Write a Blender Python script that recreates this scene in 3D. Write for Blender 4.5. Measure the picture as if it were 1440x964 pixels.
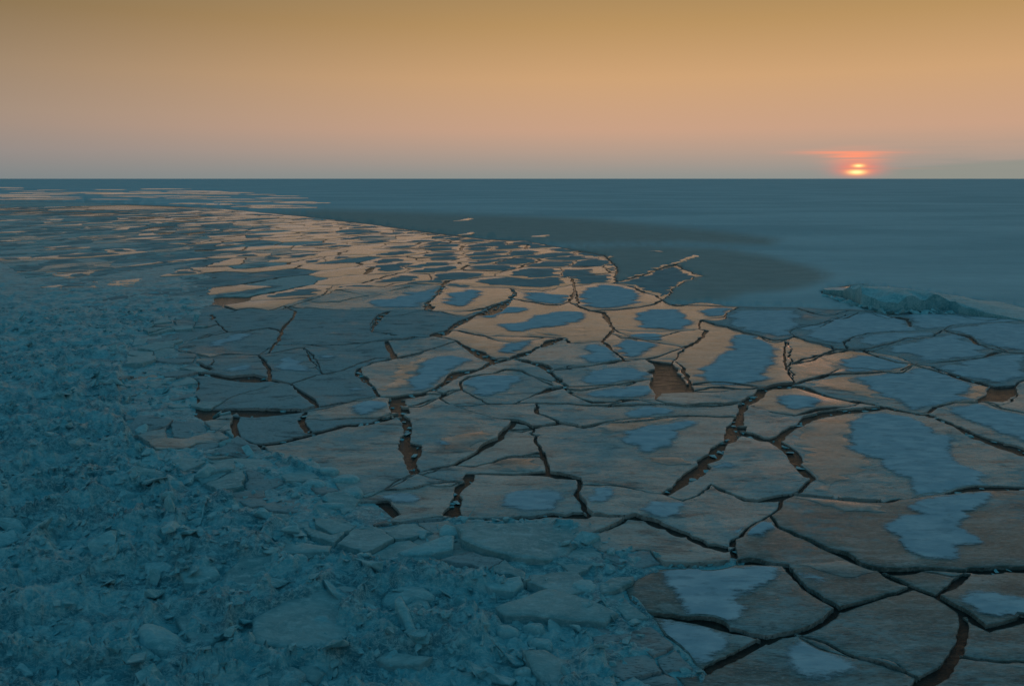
import bpy, bmesh, math, random
import numpy as np
from mathutils import Vector, Matrix
from mathutils.geometry import delaunay_2d_cdt

# ------------------------------------------------------------------ camera, sky, sun, exposure
scene = bpy.context.scene
for o in list(bpy.data.objects):
    bpy.data.objects.remove(o)
PW, PH, FPX, CAMH, HORIZON = 1440.0, 964.0, 1130.0, 10.0, 251.0
PITCH = math.atan((PH / 2 - HORIZON) / FPX)
cam_data = bpy.data.cameras.new('camera')
cam_data.sensor_width = 36.0
cam_data.lens = 36.0 * FPX / PW
cam_data.clip_start = 0.5
cam_data.clip_end = 200000.0
cam = bpy.data.objects.new('camera', cam_data)
scene.collection.objects.link(cam)
cam.location = (0, 0, CAMH)
cam.rotation_euler = (math.pi / 2 - PITCH, 0, 0)
scene.camera = cam
scene.view_settings.view_transform = 'Standard'
scene.view_settings.look = 'None'
scene.view_settings.exposure = 0.1
scene.view_settings.gamma = 1.0
scene.view_settings.use_curve_mapping = False

CP, SP = math.cos(PITCH), math.sin(PITCH)
def ray(px, py):
    a, b = (px - PW / 2) / FPX, -(py - PH / 2) / FPX
    v = Vector((a, CP + b * SP, -SP + b * CP))
    return v.normalized()
SUN_DIR = ray(1206, 240.5)
SUN_AZ = math.atan2(SUN_DIR.x, SUN_DIR.y)
SUN_EL = math.asin(SUN_DIR.z)

class NT:
    """small helper for node trees"""
    def __init__(self, tree):
        self.t = tree; self.n = tree.nodes; self.l = tree.links
    def node(self, kind, **kw):
        nd = self.n.new(kind)
        for k, v in kw.items(): setattr(nd, k, v)
        return nd
    def put(self, sock, v):
        if hasattr(v, 'bl_idname') or isinstance(v, bpy.types.NodeSocket): self.l.new(v, sock)
        elif isinstance(v, (tuple, list)): sock.default_value = tuple(v) + (1.0,) if len(v) == 3 and len(sock.default_value) == 4 else tuple(v)
        else: sock.default_value = v
    def math(self, op, a, b=None, c=None, clamp=False):
        nd = self.node('ShaderNodeMath', operation=op, use_clamp=clamp)
        for i, v in enumerate((a, b, c)):
            if v is not None: self.put(nd.inputs[i], v)
        return nd.outputs[0]
    def vmath(self, op, a, b=None):
        nd = self.node('ShaderNodeVectorMath', operation=op)
        self.put(nd.inputs[0], a)
        if b is not None: self.put(nd.inputs[1], b)
        return nd.outputs['Value'] if op in ('DOT_PRODUCT', 'LENGTH') else nd.outputs[0]
    def ramp(self, fac, stops, interp='LINEAR'):
        nd = self.node('ShaderNodeValToRGB')
        cr = nd.color_ramp; cr.interpolation = interp
        while len(cr.elements) < len(stops): cr.elements.new(0.5)
        for e, (p, c) in zip(cr.elements, stops):
            e.position = p; e.color = (c, c, c, 1) if not isinstance(c, (tuple, list)) else tuple(c) + (1,)
        self.put(nd.inputs[0], fac)
        return nd.outputs[0]
    def mix(self, fac, a, b, blend='MIX'):
        nd = self.node('ShaderNodeMix', data_type='RGBA', blend_type=blend)
        self.put(nd.inputs[0], fac); self.put(nd.inputs[6], a); self.put(nd.inputs[7], b)
        return nd.outputs[2]
    def smooth(self, v, lo, hi, a=0.0, b=1.0):
        nd = self.node('ShaderNodeMapRange', interpolation_type='SMOOTHSTEP')
        for i, x in enumerate((v, lo, hi, a, b)): self.put(nd.inputs[i], x)
        return nd.outputs[0]
    def noise(self, vec, scale, detail=4.0, rough=0.55, dist=0.0):
        nd = self.node('ShaderNodeTexNoise')
        self.put(nd.inputs['Vector'], vec); nd.inputs['Scale'].default_value = scale
        nd.inputs['Detail'].default_value = detail; nd.inputs['Roughness'].default_value = rough
        nd.inputs['Distortion'].default_value = dist
        return nd.outputs[0]
    def mapping(self, vec, scale=(1, 1, 1), rot=(0, 0, 0), loc=(0, 0, 0)):
        nd = self.node('ShaderNodeMapping')
        self.put(nd.inputs[0], vec); nd.inputs['Scale'].default_value = scale
        nd.inputs['Rotation'].default_value = rot; nd.inputs['Location'].default_value = loc
        return nd.outputs[0]

world = bpy.data.worlds.new('World')
scene.world = world
world.use_nodes = True
w = NT(world.node_tree)
w.n.clear()
out = w.node('ShaderNodeOutputWorld')
bg = w.node('ShaderNodeBackground')
w.l.new(bg.outputs[0], out.inputs[0])
tc = w.node('ShaderNodeTexCoord')
direction = w.vmath('NORMALIZE', tc.outputs['Generated'])
sep = w.node('ShaderNodeSeparateXYZ'); w.l.new(direction, sep.inputs[0])
elev = w.math('MULTIPLY', w.math('ARCSINE', sep.outputs[2]), 180 / math.pi)          # degrees above the horizon
azim = w.math('ARCTAN2', sep.outputs[0], sep.outputs[1])
daz = w.math('MULTIPLY', w.math('SUBTRACT', azim, SUN_AZ), 180 / math.pi)            # degrees from the sun
adaz = w.math('ABSOLUTE', daz)
adaz = w.math('MINIMUM', adaz, w.math('SUBTRACT', 360.0, adaz))
# dusk afterglow: grey at the very horizon, pink, orange, then the blue dome
e01 = w.math('DIVIDE', elev, 60.0, clamp=True)
glow = w.ramp(e01, [(0.0, (.255, .272, .255)), (.6 / 60, (.31, .285, .255)), (1.7 / 60, (.425, .31, .245)), (3.2 / 60, (.55, .335, .225)),
                    (6.6 / 60, (.585, .345, .172)), (10 / 60, (.46, .275, .112)), (13 / 60, (.345, .22, .095)), (20 / 60, (.20, .21, .19)),
                    (30 / 60, (.09, .19, .235)), (44 / 60, (.048, .172, .242)), (1.0, (.038, .168, .242))])
away = w.ramp(e01, [(0.0, (.17, .20, .215)), (1.7 / 60, (.225, .22, .22)), (4 / 60, (.25, .22, .185)), (10 / 60, (.14, .115, .07)), (18 / 60, (.10, .135, .145)),
                    (30 / 60, (.065, .165, .215)), (44 / 60, (.048, .17, .24)), (1.0, (.038, .168, .242))])
side = w.smooth(adaz, 12.0, 82.0)
belt = w.mix(side, glow, away)
# thin cloud bank that dims and streaks the lowest sky
streak = w.noise(w.mapping(direction, scale=(3.0, 3.0, 75.0)), 2.2, 4.0, .55)
bank = w.math('MULTIPLY', w.smooth(elev, 3.2, .3), w.smooth(streak, .40, .66), clamp=True)
bank_side = w.smooth(daz, -6.0, 6.0)
belt = w.mix(w.math('MULTIPLY', bank, w.math('MULTIPLY_ADD', bank_side, .34, .06)), belt, (.245, .262, .235))
top = w.math('MULTIPLY_ADD', daz, .062, .50)
wedge = w.math('MULTIPLY', w.smooth(elev, w.math('ADD', top, .16), w.math('SUBTRACT', top, .12)), w.math('MULTIPLY', w.smooth(daz, .4, 3.0), w.smooth(daz, 40.0, 18.0)))
belt = w.mix(w.math('MULTIPLY', wedge, .72), belt, (.262, .27, .232))
# the sun, flattened by cloud bars, with a red halo lighting the bars above it
sx = w.math('MULTIPLY', daz, 1.0)
sy = w.math('SUBTRACT', elev, math.degrees(SUN_EL))
def blob(rx, ry, oy=0.0, ox=0.0, p=1.0):
    dx = w.math('DIVIDE', w.math('SUBTRACT', sx, ox), rx); dy = w.math('DIVIDE', w.math('SUBTRACT', sy, oy), ry)
    r2 = w.math('ADD', w.math('MULTIPLY', dx, dx), w.math('MULTIPLY', dy, dy))
    return w.math('EXPONENT', w.math('MULTIPLY', r2, -p))
def layer(base, fac, col):
    return w.mix(w.math('MINIMUM', fac, 1.0), base, col)
bars = w.noise(w.mapping(direction, scale=(4.0, 4.0, 130.0), loc=(1.7, 0.2, 0.35)), 2.0, 2.0, .5)
barmask = w.smooth(bars, .36, .56)
halo = w.math('MULTIPLY', w.math('MAXIMUM', blob(1.55, .40, .92, -.15), w.math('MULTIPLY', blob(2.6, .16, 1.18, -.5), .8)), w.math('MULTIPLY_ADD', barmask, .62, .38))
belt = layer(belt, w.math('MULTIPLY', halo, 1.05), (1.0, .30, .165))
belt = layer(belt, w.math('MULTIPLY', blob(1.25, .40, .12), .85), (1.0, .20, .13))
disc = w.math('MAXIMUM', blob(.66, .24, -.05, -.05, 1.4), w.math('MULTIPLY', blob(.46, .17, .33, .03, 1.4), .95))
belt = layer(belt, w.math('MULTIPLY', disc, 1.15), (1.0, .40, .15))
core = w.math('MAXIMUM', blob(.52, .15, -.07, -.05, 1.5), w.math('MULTIPLY', blob(.32, .10, .33, .03, 1.5), .85))
belt = layer(belt, core, (1.7, 1.05, .42))
gap = w.math('MULTIPLY', blob(3.2, .055, .15, .8), .5)
belt = layer(belt, gap, (.42, .27, .21))
# Nishita sky for the high dome
sky = w.node('ShaderNodeTexSky', sky_type='NISHITA')
sky.sun_disc = False
sky.sun_elevation = max(SUN_EL, math.radians(0.5))
sky.sun_rotation = SUN_AZ
sky.altitude = 0.0; sky.air_density = 1.0; sky.dust_density = 1.0; sky.ozone_density = 1.6
dome = w.mix(1.0, sky.outputs[0], (.03, .08, .10), 'MULTIPLY')
col = w.mix(w.smooth(elev, 20.0, 50.0, 0.0, 0.25), belt, dome)
w.l.new(col, bg.inputs[0])
bg.inputs[1].default_value = 1.0

sun_data = bpy.data.lights.new('sun', 'SUN')
sun_data.energy = 0.014
sun_data.angle = math.radians(6.0)          # dimmed and spread by thin cloud
sun_data.color = (1.0, .42, .20)
sun = bpy.data.objects.new('sun', sun_data)
scene.collection.objects.link(sun)
sun.rotation_euler = SUN_DIR.to_track_quat('Z', 'Y').to_euler()
sun.location = (40, 100, 60)

# ------------------------------------------------------------------ traced layout (photo pixels -> points on the sea ice)
CRACKS = [
    (.25, [(500.0,437.8),(544.4,437.8),(594.4,436.7),(620.0,439.8),(642.2,440.7),(662.2,438.4),(684.4,434.4),(704.4,426.7),(720.0,421.1)]),
    (.2, [(406.7,431.1),(435.6,433.3),(466.7,436.0),(500.0,438.0)]),
    (.8, [(602.2,437.6),(600.0,427.8),(611.1,418.9),(624.4,403.8)]),
    (.14, [(377.8,437.8),(395.6,432.2),(422.2,423.3),(442.2,420.7),(457.8,415.6),(471.1,408.9),(486.7,407.8),(520.0,406.7),(544.4,404.7),(577.8,403.8),(611.1,401.1),(637.8,405.1),(668.9,405.6),(700.0,405.6),(717.8,406.7)]),
    (.14, [(477.8,408.9),(495.6,412.2),(520.0,416.7),(544.4,411.1),(577.8,406.0)]),
    (.12, [(422.2,423.3),(448.9,426.7),(477.8,425.6),(520.0,416.7)]),
    (.5, [(717.8,406.7),(724.4,412.2),(720.0,421.1)]),
    (.4, [(720.0,421.1),(744.4,425.6),(766.7,430.0),(786.7,430.4),(800.0,425.6),(807.8,412.2),(806.7,401.1),(804.4,390.0)]),
    (.15, [(717.8,406.7),(735.6,408.9),(762.2,410.0),(782.2,406.7),(805.6,398.9)]),
    (.9, [(720.0,421.1),(700.0,434.4),(668.9,445.6),(644.4,456.7),(631.1,466.7),(611.1,474.0)]),
    (.35, [(631.1,466.7),(644.4,466.7),(664.4,471.1),(684.4,474.9),(722.2,475.6),(766.7,476.2),(793.3,476.7),(800.0,484.4),(820.0,485.1),(822.2,484.4),(846.7,481.6),(857.8,472.2),(862.2,464.4)]),
    (.5, [(642.2,481.1),(655.6,490.0),(673.3,496.7),(688.9,505.6),(702.2,510.0)]),
    (.6, [(793.3,476.7),(775.6,482.2),(751.1,494.4),(722.2,505.6),(702.2,510.0),(673.3,521.1),(642.2,530.0),(624.4,541.1),(611.1,550.0),(597.8,555.6),(562.2,561.1),(533.3,560.4)]),
    (.45, [(611.1,474.0),(631.1,477.8),(642.2,481.1),(624.4,486.7),(600.0,494.4),(577.8,501.1),(555.6,505.6),(528.9,511.1),(500.0,521.1),(477.8,524.4),(444.4,530.0),(422.2,537.8),(408.9,542.2),(388.9,537.8),(377.8,534.4)]),
    (.3, [(362.2,501.1),(384.4,498.4),(413.3,492.2),(444.4,488.9),(486.7,486.7),(520.0,483.3),(544.4,480.7),(566.7,480.0),(588.9,475.6),(611.1,474.0)]),
    (.3, [(377.8,499.3),(385.6,485.6),(400.0,487.8),(422.2,486.0),(455.6,487.8)]),
    (.45, [(544.4,480.7),(545.6,490.0),(553.3,498.9),(555.6,505.6)]),
    (.5, [(506.7,520.0),(504.4,527.8),(513.3,536.7),(526.7,550.0),(535.6,560.4)]),
    (.5, [(547.8,438.0),(535.6,446.7),(526.7,458.9),(521.1,467.8),(540.0,470.0),(562.2,474.0),(588.9,475.6)]),
    (.25, [(235.6,443.3),(255.6,435.6),(293.3,430.4),(315.6,432.2),(333.3,437.1)]),
    (.25, [(235.6,443.3),(235.6,448.9),(266.7,447.3),(297.8,443.3),(324.4,440.7),(333.3,437.1)]),
    (.3, [(297.8,443.3),(304.4,454.4),(320.0,467.8)]),
    (.15, [(333.3,437.1),(355.6,438.9),(377.8,437.8)]),
    (.2, [(235.6,448.9),(248.9,461.1),(266.7,462.2),(288.9,462.2),(306.7,457.8)]),
    (.25, [(320.0,467.8),(342.2,466.7),(360.0,464.4),(377.8,462.2),(395.6,466.0)]),
    (.3, [(406.7,431.1),(400.0,431.8),(415.6,440.0),(410.0,448.9),(400.0,458.9),(395.6,466.7),(392.2,476.7),(385.6,485.6)]),
    (.14, [(248.9,496.7),(277.8,500.0),(311.1,500.0),(342.2,500.0),(362.2,501.1)]),
    (.3, [(248.9,496.7),(247.8,487.8),(266.7,480.0),(295.6,470.0),(320.0,467.8)]),
    (.25, [(277.8,500.0),(274.4,510.0),(288.9,516.7),(297.8,521.1),(271.1,526.0)]),
    (.9, [(228.9,543.3),(251.1,535.6),(268.9,529.6),(288.9,528.2),(324.4,532.2),(355.6,534.9),(377.8,535.6)]),
    (.25, [(362.2,501.1),(373.3,514.4),(377.8,525.6),(377.8,535.6)]),
    (.1, [(426.7,490.0),(440.0,510.0),(451.1,523.3),(455.6,528.2)]),
    (.3, [(231.1,542.9),(235.6,543.3),(236.7,558.9),(233.3,576.7)]),
    (1.1, [(213.3,576.7),(228.9,576.7),(255.6,578.9),(288.9,578.9),(333.3,581.6),(377.8,582.9),(422.2,580.7)]),
    (.3, [(422.2,580.7),(444.4,574.9),(488.9,568.4),(520.0,564.4),(533.3,560.4)]),
    (.12, [(295.6,578.9),(324.4,560.0),(351.1,551.1),(377.8,544.4),(393.3,538.9)]),
    (.3, [(408.9,542.2),(420.0,554.4),(435.6,564.4),(446.7,574.9)]),
    (.8, [(557.8,561.1),(560.0,574.4),(564.4,585.6),(571.1,593.3),(572.2,608.9),(575.6,626.7),(578.9,640.0),(576.7,653.3),(584.4,667.8)]),
    (.5, [(564.4,584.9),(548.9,590.0),(522.2,596.7),(500.0,600.0),(486.7,600.0),(466.7,605.6),(440.0,613.3),(413.3,620.0),(391.1,625.6),(364.4,627.8)]),
    (.4, [(327.8,581.1),(333.3,588.9),(328.9,602.2),(333.3,613.3),(335.6,618.9),(355.6,627.1),(364.4,627.8)]),
    (.7, [(428.9,580.0),(424.4,593.3),(431.1,613.3)]),
    (.14, [(426.7,591.1),(466.7,591.6),(520.0,590.0),(546.7,589.8)]),
    (.3, [(335.6,618.9),(315.6,631.1),(266.7,644.4),(300.0,645.6),(333.3,646.2),(377.8,648.4),(386.7,656.7),(408.9,656.0),(440.0,654.4),(455.6,680.0),(477.8,695.6),(513.3,698.2),(540.0,691.1),(564.4,680.0),(584.4,667.8)]),
    (.3, [(364.4,627.8),(377.8,640.0),(377.8,648.4)]),
    (.3, [(584.4,667.8),(600.0,663.3),(620.0,658.9),(637.8,656.0),(655.6,646.7),(671.1,638.9),(688.9,628.9),(704.4,618.9),(710.0,607.8),(720.0,601.1),(722.2,596.0)]),
    (.14, [(633.3,573.3),(660.0,581.1),(682.2,587.8),(704.4,593.3),(722.2,596.0),(742.2,598.9),(748.9,604.4)]),
    (.25, [(560.0,574.4),(588.9,575.6),(604.4,568.9),(617.8,562.2),(633.3,555.6),(648.9,550.0),(647.8,538.9),(660.0,532.2),(693.3,527.8),(722.2,527.8),(748.9,531.1),(766.7,536.7),(786.7,543.3),(791.1,546.7)]),
    (.2, [(597.8,555.6),(624.4,556.2),(633.3,555.6)]),
    (.4, [(617.8,562.9),(633.3,572.2),(660.0,573.3),(688.9,571.1),(722.2,571.1),(755.6,569.6),(800.0,570.0),(820.0,572.2),(855.6,573.3),(888.9,572.2),(924.4,570.4),(942.2,571.1),(962.2,573.3)]),
    (.15, [(648.9,550.0),(660.0,555.6),(675.6,563.3),(688.9,571.1)]),
    (.6, [(722.2,506.0),(751.1,512.2),(766.7,518.9),(775.6,527.8),(791.1,546.7)]),
    (.4, [(791.1,546.7),(773.3,552.2),(744.4,561.1),(722.2,571.1)]),
    (.2, [(791.1,546.7),(800.0,546.7),(833.3,544.9),(866.7,543.3),(893.3,538.9),(917.8,535.6)]),
    (.25, [(791.1,546.7),(804.4,554.4),(800.0,554.4),(813.3,561.1),(833.3,566.7),(866.7,567.1),(900.0,565.6),(921.1,564.4)]),
    (.2, [(917.8,535.6),(920.0,514.4),(906.7,507.1)]),
    (.2, [(917.8,535.6),(921.1,545.6),(928.9,555.6),(921.1,564.4),(942.2,571.1)]),
    (.2, [(906.7,507.1),(944.4,513.3),(955.6,532.2),(968.9,543.3),(975.6,553.3),(951.1,554.4),(928.9,555.6)]),
    (.45, [(772.2,523.3),(800.0,521.1),(800.0,519.6),(833.3,516.2),(880.0,510.0),(906.7,507.1),(924.4,503.3),(942.2,496.7),(960.0,491.1),(977.8,483.3),(988.9,474.4),(993.3,466.0),(984.4,464.4)]),
    (.2, [(960.0,491.1),(953.3,501.1),(944.4,513.3)]),
    (.4, [(828.9,438.4),(848.9,442.2),(853.3,452.2),(862.2,464.4)]),
    (.12, [(862.2,464.4),(888.9,467.8),(924.4,468.2),(955.6,467.3),(984.4,464.4)]),
    (.1, [(860.0,471.1),(873.3,476.7),(900.0,478.9),(924.4,483.3),(953.3,488.2),(957.8,491.8)]),
    (.25, [(846.7,481.6),(860.0,494.4),(873.3,503.3),(880.0,510.0)]),
    (.35, [(800.0,425.6),(813.3,432.2),(828.9,438.4),(866.7,437.1),(900.0,433.3),(920.0,428.9),(931.1,423.3)]),
    (.35, [(813.3,432.2),(811.1,418.9),(807.8,403.3),(822.2,402.2),(837.8,400.0),(866.7,400.7),(888.9,405.6),(904.4,412.2),(922.2,416.7),(931.1,423.3)]),
    (.2, [(931.1,423.3),(942.2,414.4),(944.4,407.8),(960.0,398.9),(975.6,391.1),(990,389),(977,387),(967,382),(950,373),(933,377),(907,387),(887,393),(863,399),(837,400)]),
    (.22, [(931.1,423.3),(942.2,429.6),(964.4,430.0),(988.9,430.7),(1022.2,432.2),(1055.6,433.3),(1120.0,434.4),(1160,437),(1195,437),(1235,442)]),
    (.14, [(1040.0,432.7),(1031.1,436.7),(1022.2,441.1),(1016.7,447.3),(1000.0,449.6),(986.7,451.1),(983.3,456.7),(984.4,464.4)]),
    (.2, [(985.6,453.3),(1004.4,457.8),(1022.2,461.1),(1037.8,466.0),(1066.7,474.4),(1086.7,481.1),(1106.7,480.0)]),
    (.12, [(1206.7,440.0),(1173.3,450.0),(1148.9,457.3),(1120.0,463.3),(1108.9,468.2),(1116.7,475.6),(1106.7,480.0)]),
    (.12, [(1116.7,476.2),(1133.3,481.6),(1151.1,485.1),(1168.9,488.9),(1173.3,493.6)]),
    (.25, [(968.9,543.3),(1000.0,543.8),(1033.3,545.6),(1066.7,546.7),(1077.8,546.7),(1100.0,543.3),(1120.0,541.1),(1142.2,534.4),(1164.4,528.9),(1182.2,527.8),(1208.9,527.1),(1244.4,524.9),(1266.7,523.3),(1284.4,513.8)]),
    (.12, [(1106.7,480.0),(1111.1,496.7),(1110.0,514.4),(1113.3,534.4),(1116.7,541.6)]),
    (.25, [(1113.3,514.4),(1142.2,508.9),(1155.6,501.1),(1173.3,493.6),(1193.3,494.4),(1213.3,494.0),(1235.6,488.9),(1262.2,482.2),(1293.3,478.9),(1311.1,475.6),(1320.0,470.0),(1326.7,465.6)]),
    (.35, [(1213.3,494.0),(1240.0,498.9),(1262.2,503.3),(1284.4,513.8)]),
    (.1, [(1191.1,494.0),(1187.8,484.4),(1202.2,475.6),(1226.7,470.4),(1244.4,468.9),(1271.1,468.2),(1297.8,467.3),(1326.7,465.6)]),
    (.45, [(1326.7,465.6),(1342.2,471.1),(1360.0,475.6),(1373.3,485.6),(1397.8,493.3),(1417.8,497.8),(1440.0,498.9),(1520,502)]),
    (.2, [(1326.7,465.6),(1342.2,462.9),(1375.6,457.8),(1402.2,454.4),(1440.0,452.9),(1520,452)]),
    (.3, [(1235.6,440.0),(1253.3,445.6),(1275.6,448.9),(1278.9,461.1),(1293.3,464.4),(1311.1,466.7),(1326.7,465.6)]),
    (.3, [(1155.6,413.3),(1177.8,423.3),(1208.9,433.3),(1235.6,440.0),(1262.2,440.7),(1293.3,439.3),(1324.4,440.0),(1346.7,442.2),(1375.6,445.6),(1408.9,448.9),(1440.0,452.9)]),
    (.2, [(1155.6,413.3),(1157.8,410.0),(1175.6,405.6),(1202.2,402.2),(1213.3,401.1),(1228.9,405.6),(1264.4,408.9),(1297.8,412.2),(1331.1,417.8),(1364.4,423.3),(1397.8,427.8),(1420.0,432.2),(1445,438),(1520,440)]),
    (.4, [(1284.4,513.8),(1308.9,512.2),(1320.0,511.1),(1353.3,507.8),(1382.2,504.4),(1402.2,496.7),(1408.9,496.7)]),
    (.5, [(1284.4,513.8),(1311.1,517.8),(1337.8,528.9),(1364.4,537.8),(1397.8,546.7)]),
    (.35, [(1397.8,546.7),(1428.9,544.4),(1440.0,536.7),(1520,525)]),
    (.45, [(1397.8,546.7),(1386.7,558.9),(1373.3,565.6),(1342.2,567.8),(1320.0,573.3),(1302.2,582.2),(1288.9,583.8)]),
    (.2, [(1428.9,544.4),(1427.8,555.6),(1408.9,566.7),(1373.3,565.6)]),
    (.15, [(1427.8,555.6),(1440.0,556.2),(1520,560)]),
    (.2, [(1382.2,566.7),(1406.7,576.7),(1440.0,583.3),(1520,592)]),
    (.55, [(1077.8,546.7),(1120.0,544.4),(1153.3,555.6),(1171.1,561.1),(1193.3,565.6),(1213.3,569.6),(1240.0,573.3),(1262.2,578.9),(1284.4,583.3),(1302.2,583.3),(1315.6,588.9),(1333.3,596.7),(1342.2,600.0),(1364.4,611.1),(1386.7,621.1),(1408.9,627.8),(1440.0,638.9),(1520,662)]),
    (.2, [(1046.7,571.1),(1077.8,580.0),(1120.0,586.9),(1153.3,579.3),(1186.7,574.9),(1213.3,569.6)]),
    (.6, [(1244.4,577.1),(1215.6,578.4),(1186.7,580.0),(1153.3,584.4),(1133.3,591.1),(1120.0,601.1),(1108.9,607.8),(1100.0,616.7),(1086.7,621.1)]),
    (.7, [(1077.8,546.7),(1066.7,558.9),(1047.8,567.8),(1044.4,581.1),(1040.0,598.9),(1038.9,600.0),(1033.3,611.1)]),
    (.4, [(962.2,573.3),(1000.0,573.3),(1022.2,571.1),(1046.7,568.4)]),
    (.25, [(973.3,553.3),(1000.0,554.0),(1044.4,550.4),(1077.8,546.7)]),
    (.3, [(710.0,607.8),(733.3,605.6),(762.2,601.8),(788.9,597.8),(811.1,601.8),(813.3,603.3),(828.9,601.1),(848.9,596.7),(880.0,592.2),(906.7,590.0),(937.8,587.8),(968.9,586.7),(1000.0,587.8),(1040.0,588.4)]),
    (.25, [(788.9,597.8),(771.1,589.3),(755.6,584.4),(755.6,569.6)]),
    (.7, [(1033.3,611.1),(1024.4,624.4),(1011.1,633.3),(1006.7,644.4),(988.9,655.6),(977.8,666.7),(957.8,680.0),(946.7,690.0),(933.3,698.9)]),
    (.7, [(1033.3,611.1),(1051.1,613.3),(1071.1,620.0),(1086.7,621.1),(1102.2,630.0),(1113.3,640.0),(1120.0,653.3),(1128.9,662.2),(1144.4,674.4)]),
    (.4, [(933.3,698.9),(924.4,697.8),(895.6,693.3),(873.3,688.9),(855.6,686.7)]),
    (.08, [(855.6,686.7),(833.3,685.8),(814.4,685.6)]),
    (.2, [(933.3,698.9),(960.0,708.2),(982.2,700.0),(1000.0,684.4),(1013.3,691.1),(1033.3,700.0),(1046.7,706.7),(1066.7,707.8),(1100.0,705.6),(1115.6,698.9),(1131.1,686.7),(1144.4,674.4)]),
    (.3, [(1115.6,698.9),(1142.2,701.1),(1175.6,704.4),(1208.9,707.8),(1244.4,708.9),(1275.6,704.4),(1308.9,700.0),(1331.1,697.8)]),
    (.5, [(1331.1,697.8),(1353.3,692.2),(1386.7,689.3),(1440.0,690.0),(1520,690)]),
    (.2, [(1100.0,705.6),(1095.6,717.8),(1082.2,727.8),(1095.6,745.6),(1120.0,757.1),(1142.2,765.6),(1162.2,775.6),(1186.7,786.7),(1208.9,797.8),(1235.6,805.1),(1257.8,816.7),(1284.4,828.9)]),
    (.25, [(1235.6,805.1),(1264.4,805.6),(1293.3,804.4),(1324.4,805.1),(1351.1,807.3),(1362.2,808.2)]),
    (.5, [(1362.2,808.2),(1440.0,805.1),(1520,803)]),
    (.3, [(1361.1,808.2),(1355.6,816.7),(1342.2,826.7),(1315.6,840.4)]),
    (.4, [(1284.4,828.9),(1297.8,834.4),(1315.6,840.4),(1331.1,850.0),(1353.3,865.6),(1371.1,878.9),(1388.9,887.8),(1406.7,883.3),(1440.0,871.1),(1520,868)]),
    (.35, [(1284.4,828.9),(1271.1,833.3),(1246.7,840.0),(1226.7,846.7),(1208.9,852.2),(1177.8,861.6)]),
    (.22, [(1177.8,861.6),(1153.3,847.8),(1133.3,834.4),(1120.0,821.1),(1104.4,800.0),(1084.4,797.8),(1055.6,796.7),(1031.1,797.8)]),
    (.22, [(1177.8,861.6),(1162.2,876.7),(1137.8,888.9),(1120.0,894.4),(1097.8,897.8),(1080.0,902.2),(1055.6,897.8),(1022.2,888.9),(1000.0,882.2),(973.3,875.6),(944.4,870.0),(908.9,866.7)]),
    (.3, [(1080.0,902.2),(1062.2,910.0),(1042.2,921.1),(1013.3,934.4),(993.3,946.7),(984.4,948.9),(968.9,934.4),(951.1,914.4),(933.3,894.4),(915.6,874.4),(908.9,866.7)]),
    (.4, [(1353.3,865.6),(1355.6,883.3),(1351.1,903.3),(1342.2,925.6),(1324.4,945.6),(1297.8,964.0),(1270,1000)]),
    (.16, [(1342.2,925.6),(1386.7,931.1),(1440.0,934.4),(1520,940)]),
    (.12, [(1117.8,894.9),(1160.0,905.6),(1204.4,927.8),(1244.4,938.9),(1275.6,950.0),(1300.0,962.2)]),
    (.3, [(984.4,948.9),(942.2,951.1),(955.6,964.0),(960,1000)]),
    (.35, [(1031.1,797.8),(1000.0,800.0),(966.7,801.1),(924.4,803.3),(897.8,814.4),(875.6,832.2),(884.4,850.0),(908.9,866.7)]),
    (.6, [(906.7,733.3),(937.8,746.7),(968.9,757.8),(995.6,771.1),(1031.1,780.0)]),
    (.25, [(1031.1,780.0),(1030.0,764.4),(1053.3,744.4),(1064.4,736.7),(1082.2,727.8)]),
    (.25, [(1031.1,780.0),(1031.1,797.8)]),
    (.25, [(828.9,728.4),(855.6,731.1),(882.2,731.1),(906.7,733.3)]),
    (.2, [(882.2,731.1),(857.8,745.6),(833.3,755.6),(804.4,775.6),(793.3,786.7)]),
    (.25, [(906.7,733.3),(893.3,727.8),(882.2,731.1)]),
    (.5, [(637.8,733.3),(677.8,735.6),(717.8,733.3),(744.4,731.1),(777.8,727.1),(800.0,728.4),(828.9,728.4)]),
    (.2, [(828.9,728.4),(820.0,711.1),(810.0,698.9),(815.6,686.7),(813.3,675.6)]),
    (.45, [(813.3,675.6),(784.4,674.4),(771.1,671.1),(722.2,670.0),(688.9,668.9),(664.4,668.9)]),
    (.2, [(771.1,671.1),(768.9,655.6),(762.2,644.4),(733.3,643.8),(713.3,644.9),(693.3,652.2),(668.9,657.8),(637.8,656.0)]),
    (.12, [(762.2,644.4),(758.9,633.3),(748.9,604.4)]),
    (.8, [(664.4,668.9),(660.0,677.8),(646.7,686.7),(642.2,700.0),(635.6,717.8),(637.8,733.3)]),
    (.16, [(584.4,667.8),(600.0,672.2),(620.0,676.7),(646.7,680.4),(660.0,677.8)]),
    (.25, [(540.0,691.1),(580.0,686.7),(600.0,683.3),(624.4,681.1),(646.7,680.4)]),
    (.4, [(637.8,733.3),(624.4,734.4),(600.0,736.7),(566.7,738.9),(533.3,744.4),(500.0,751.1),(466.7,758.9),(440.0,748.9),(435.6,722.2),(455.6,704.4),(477.8,695.6)]),
]
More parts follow.
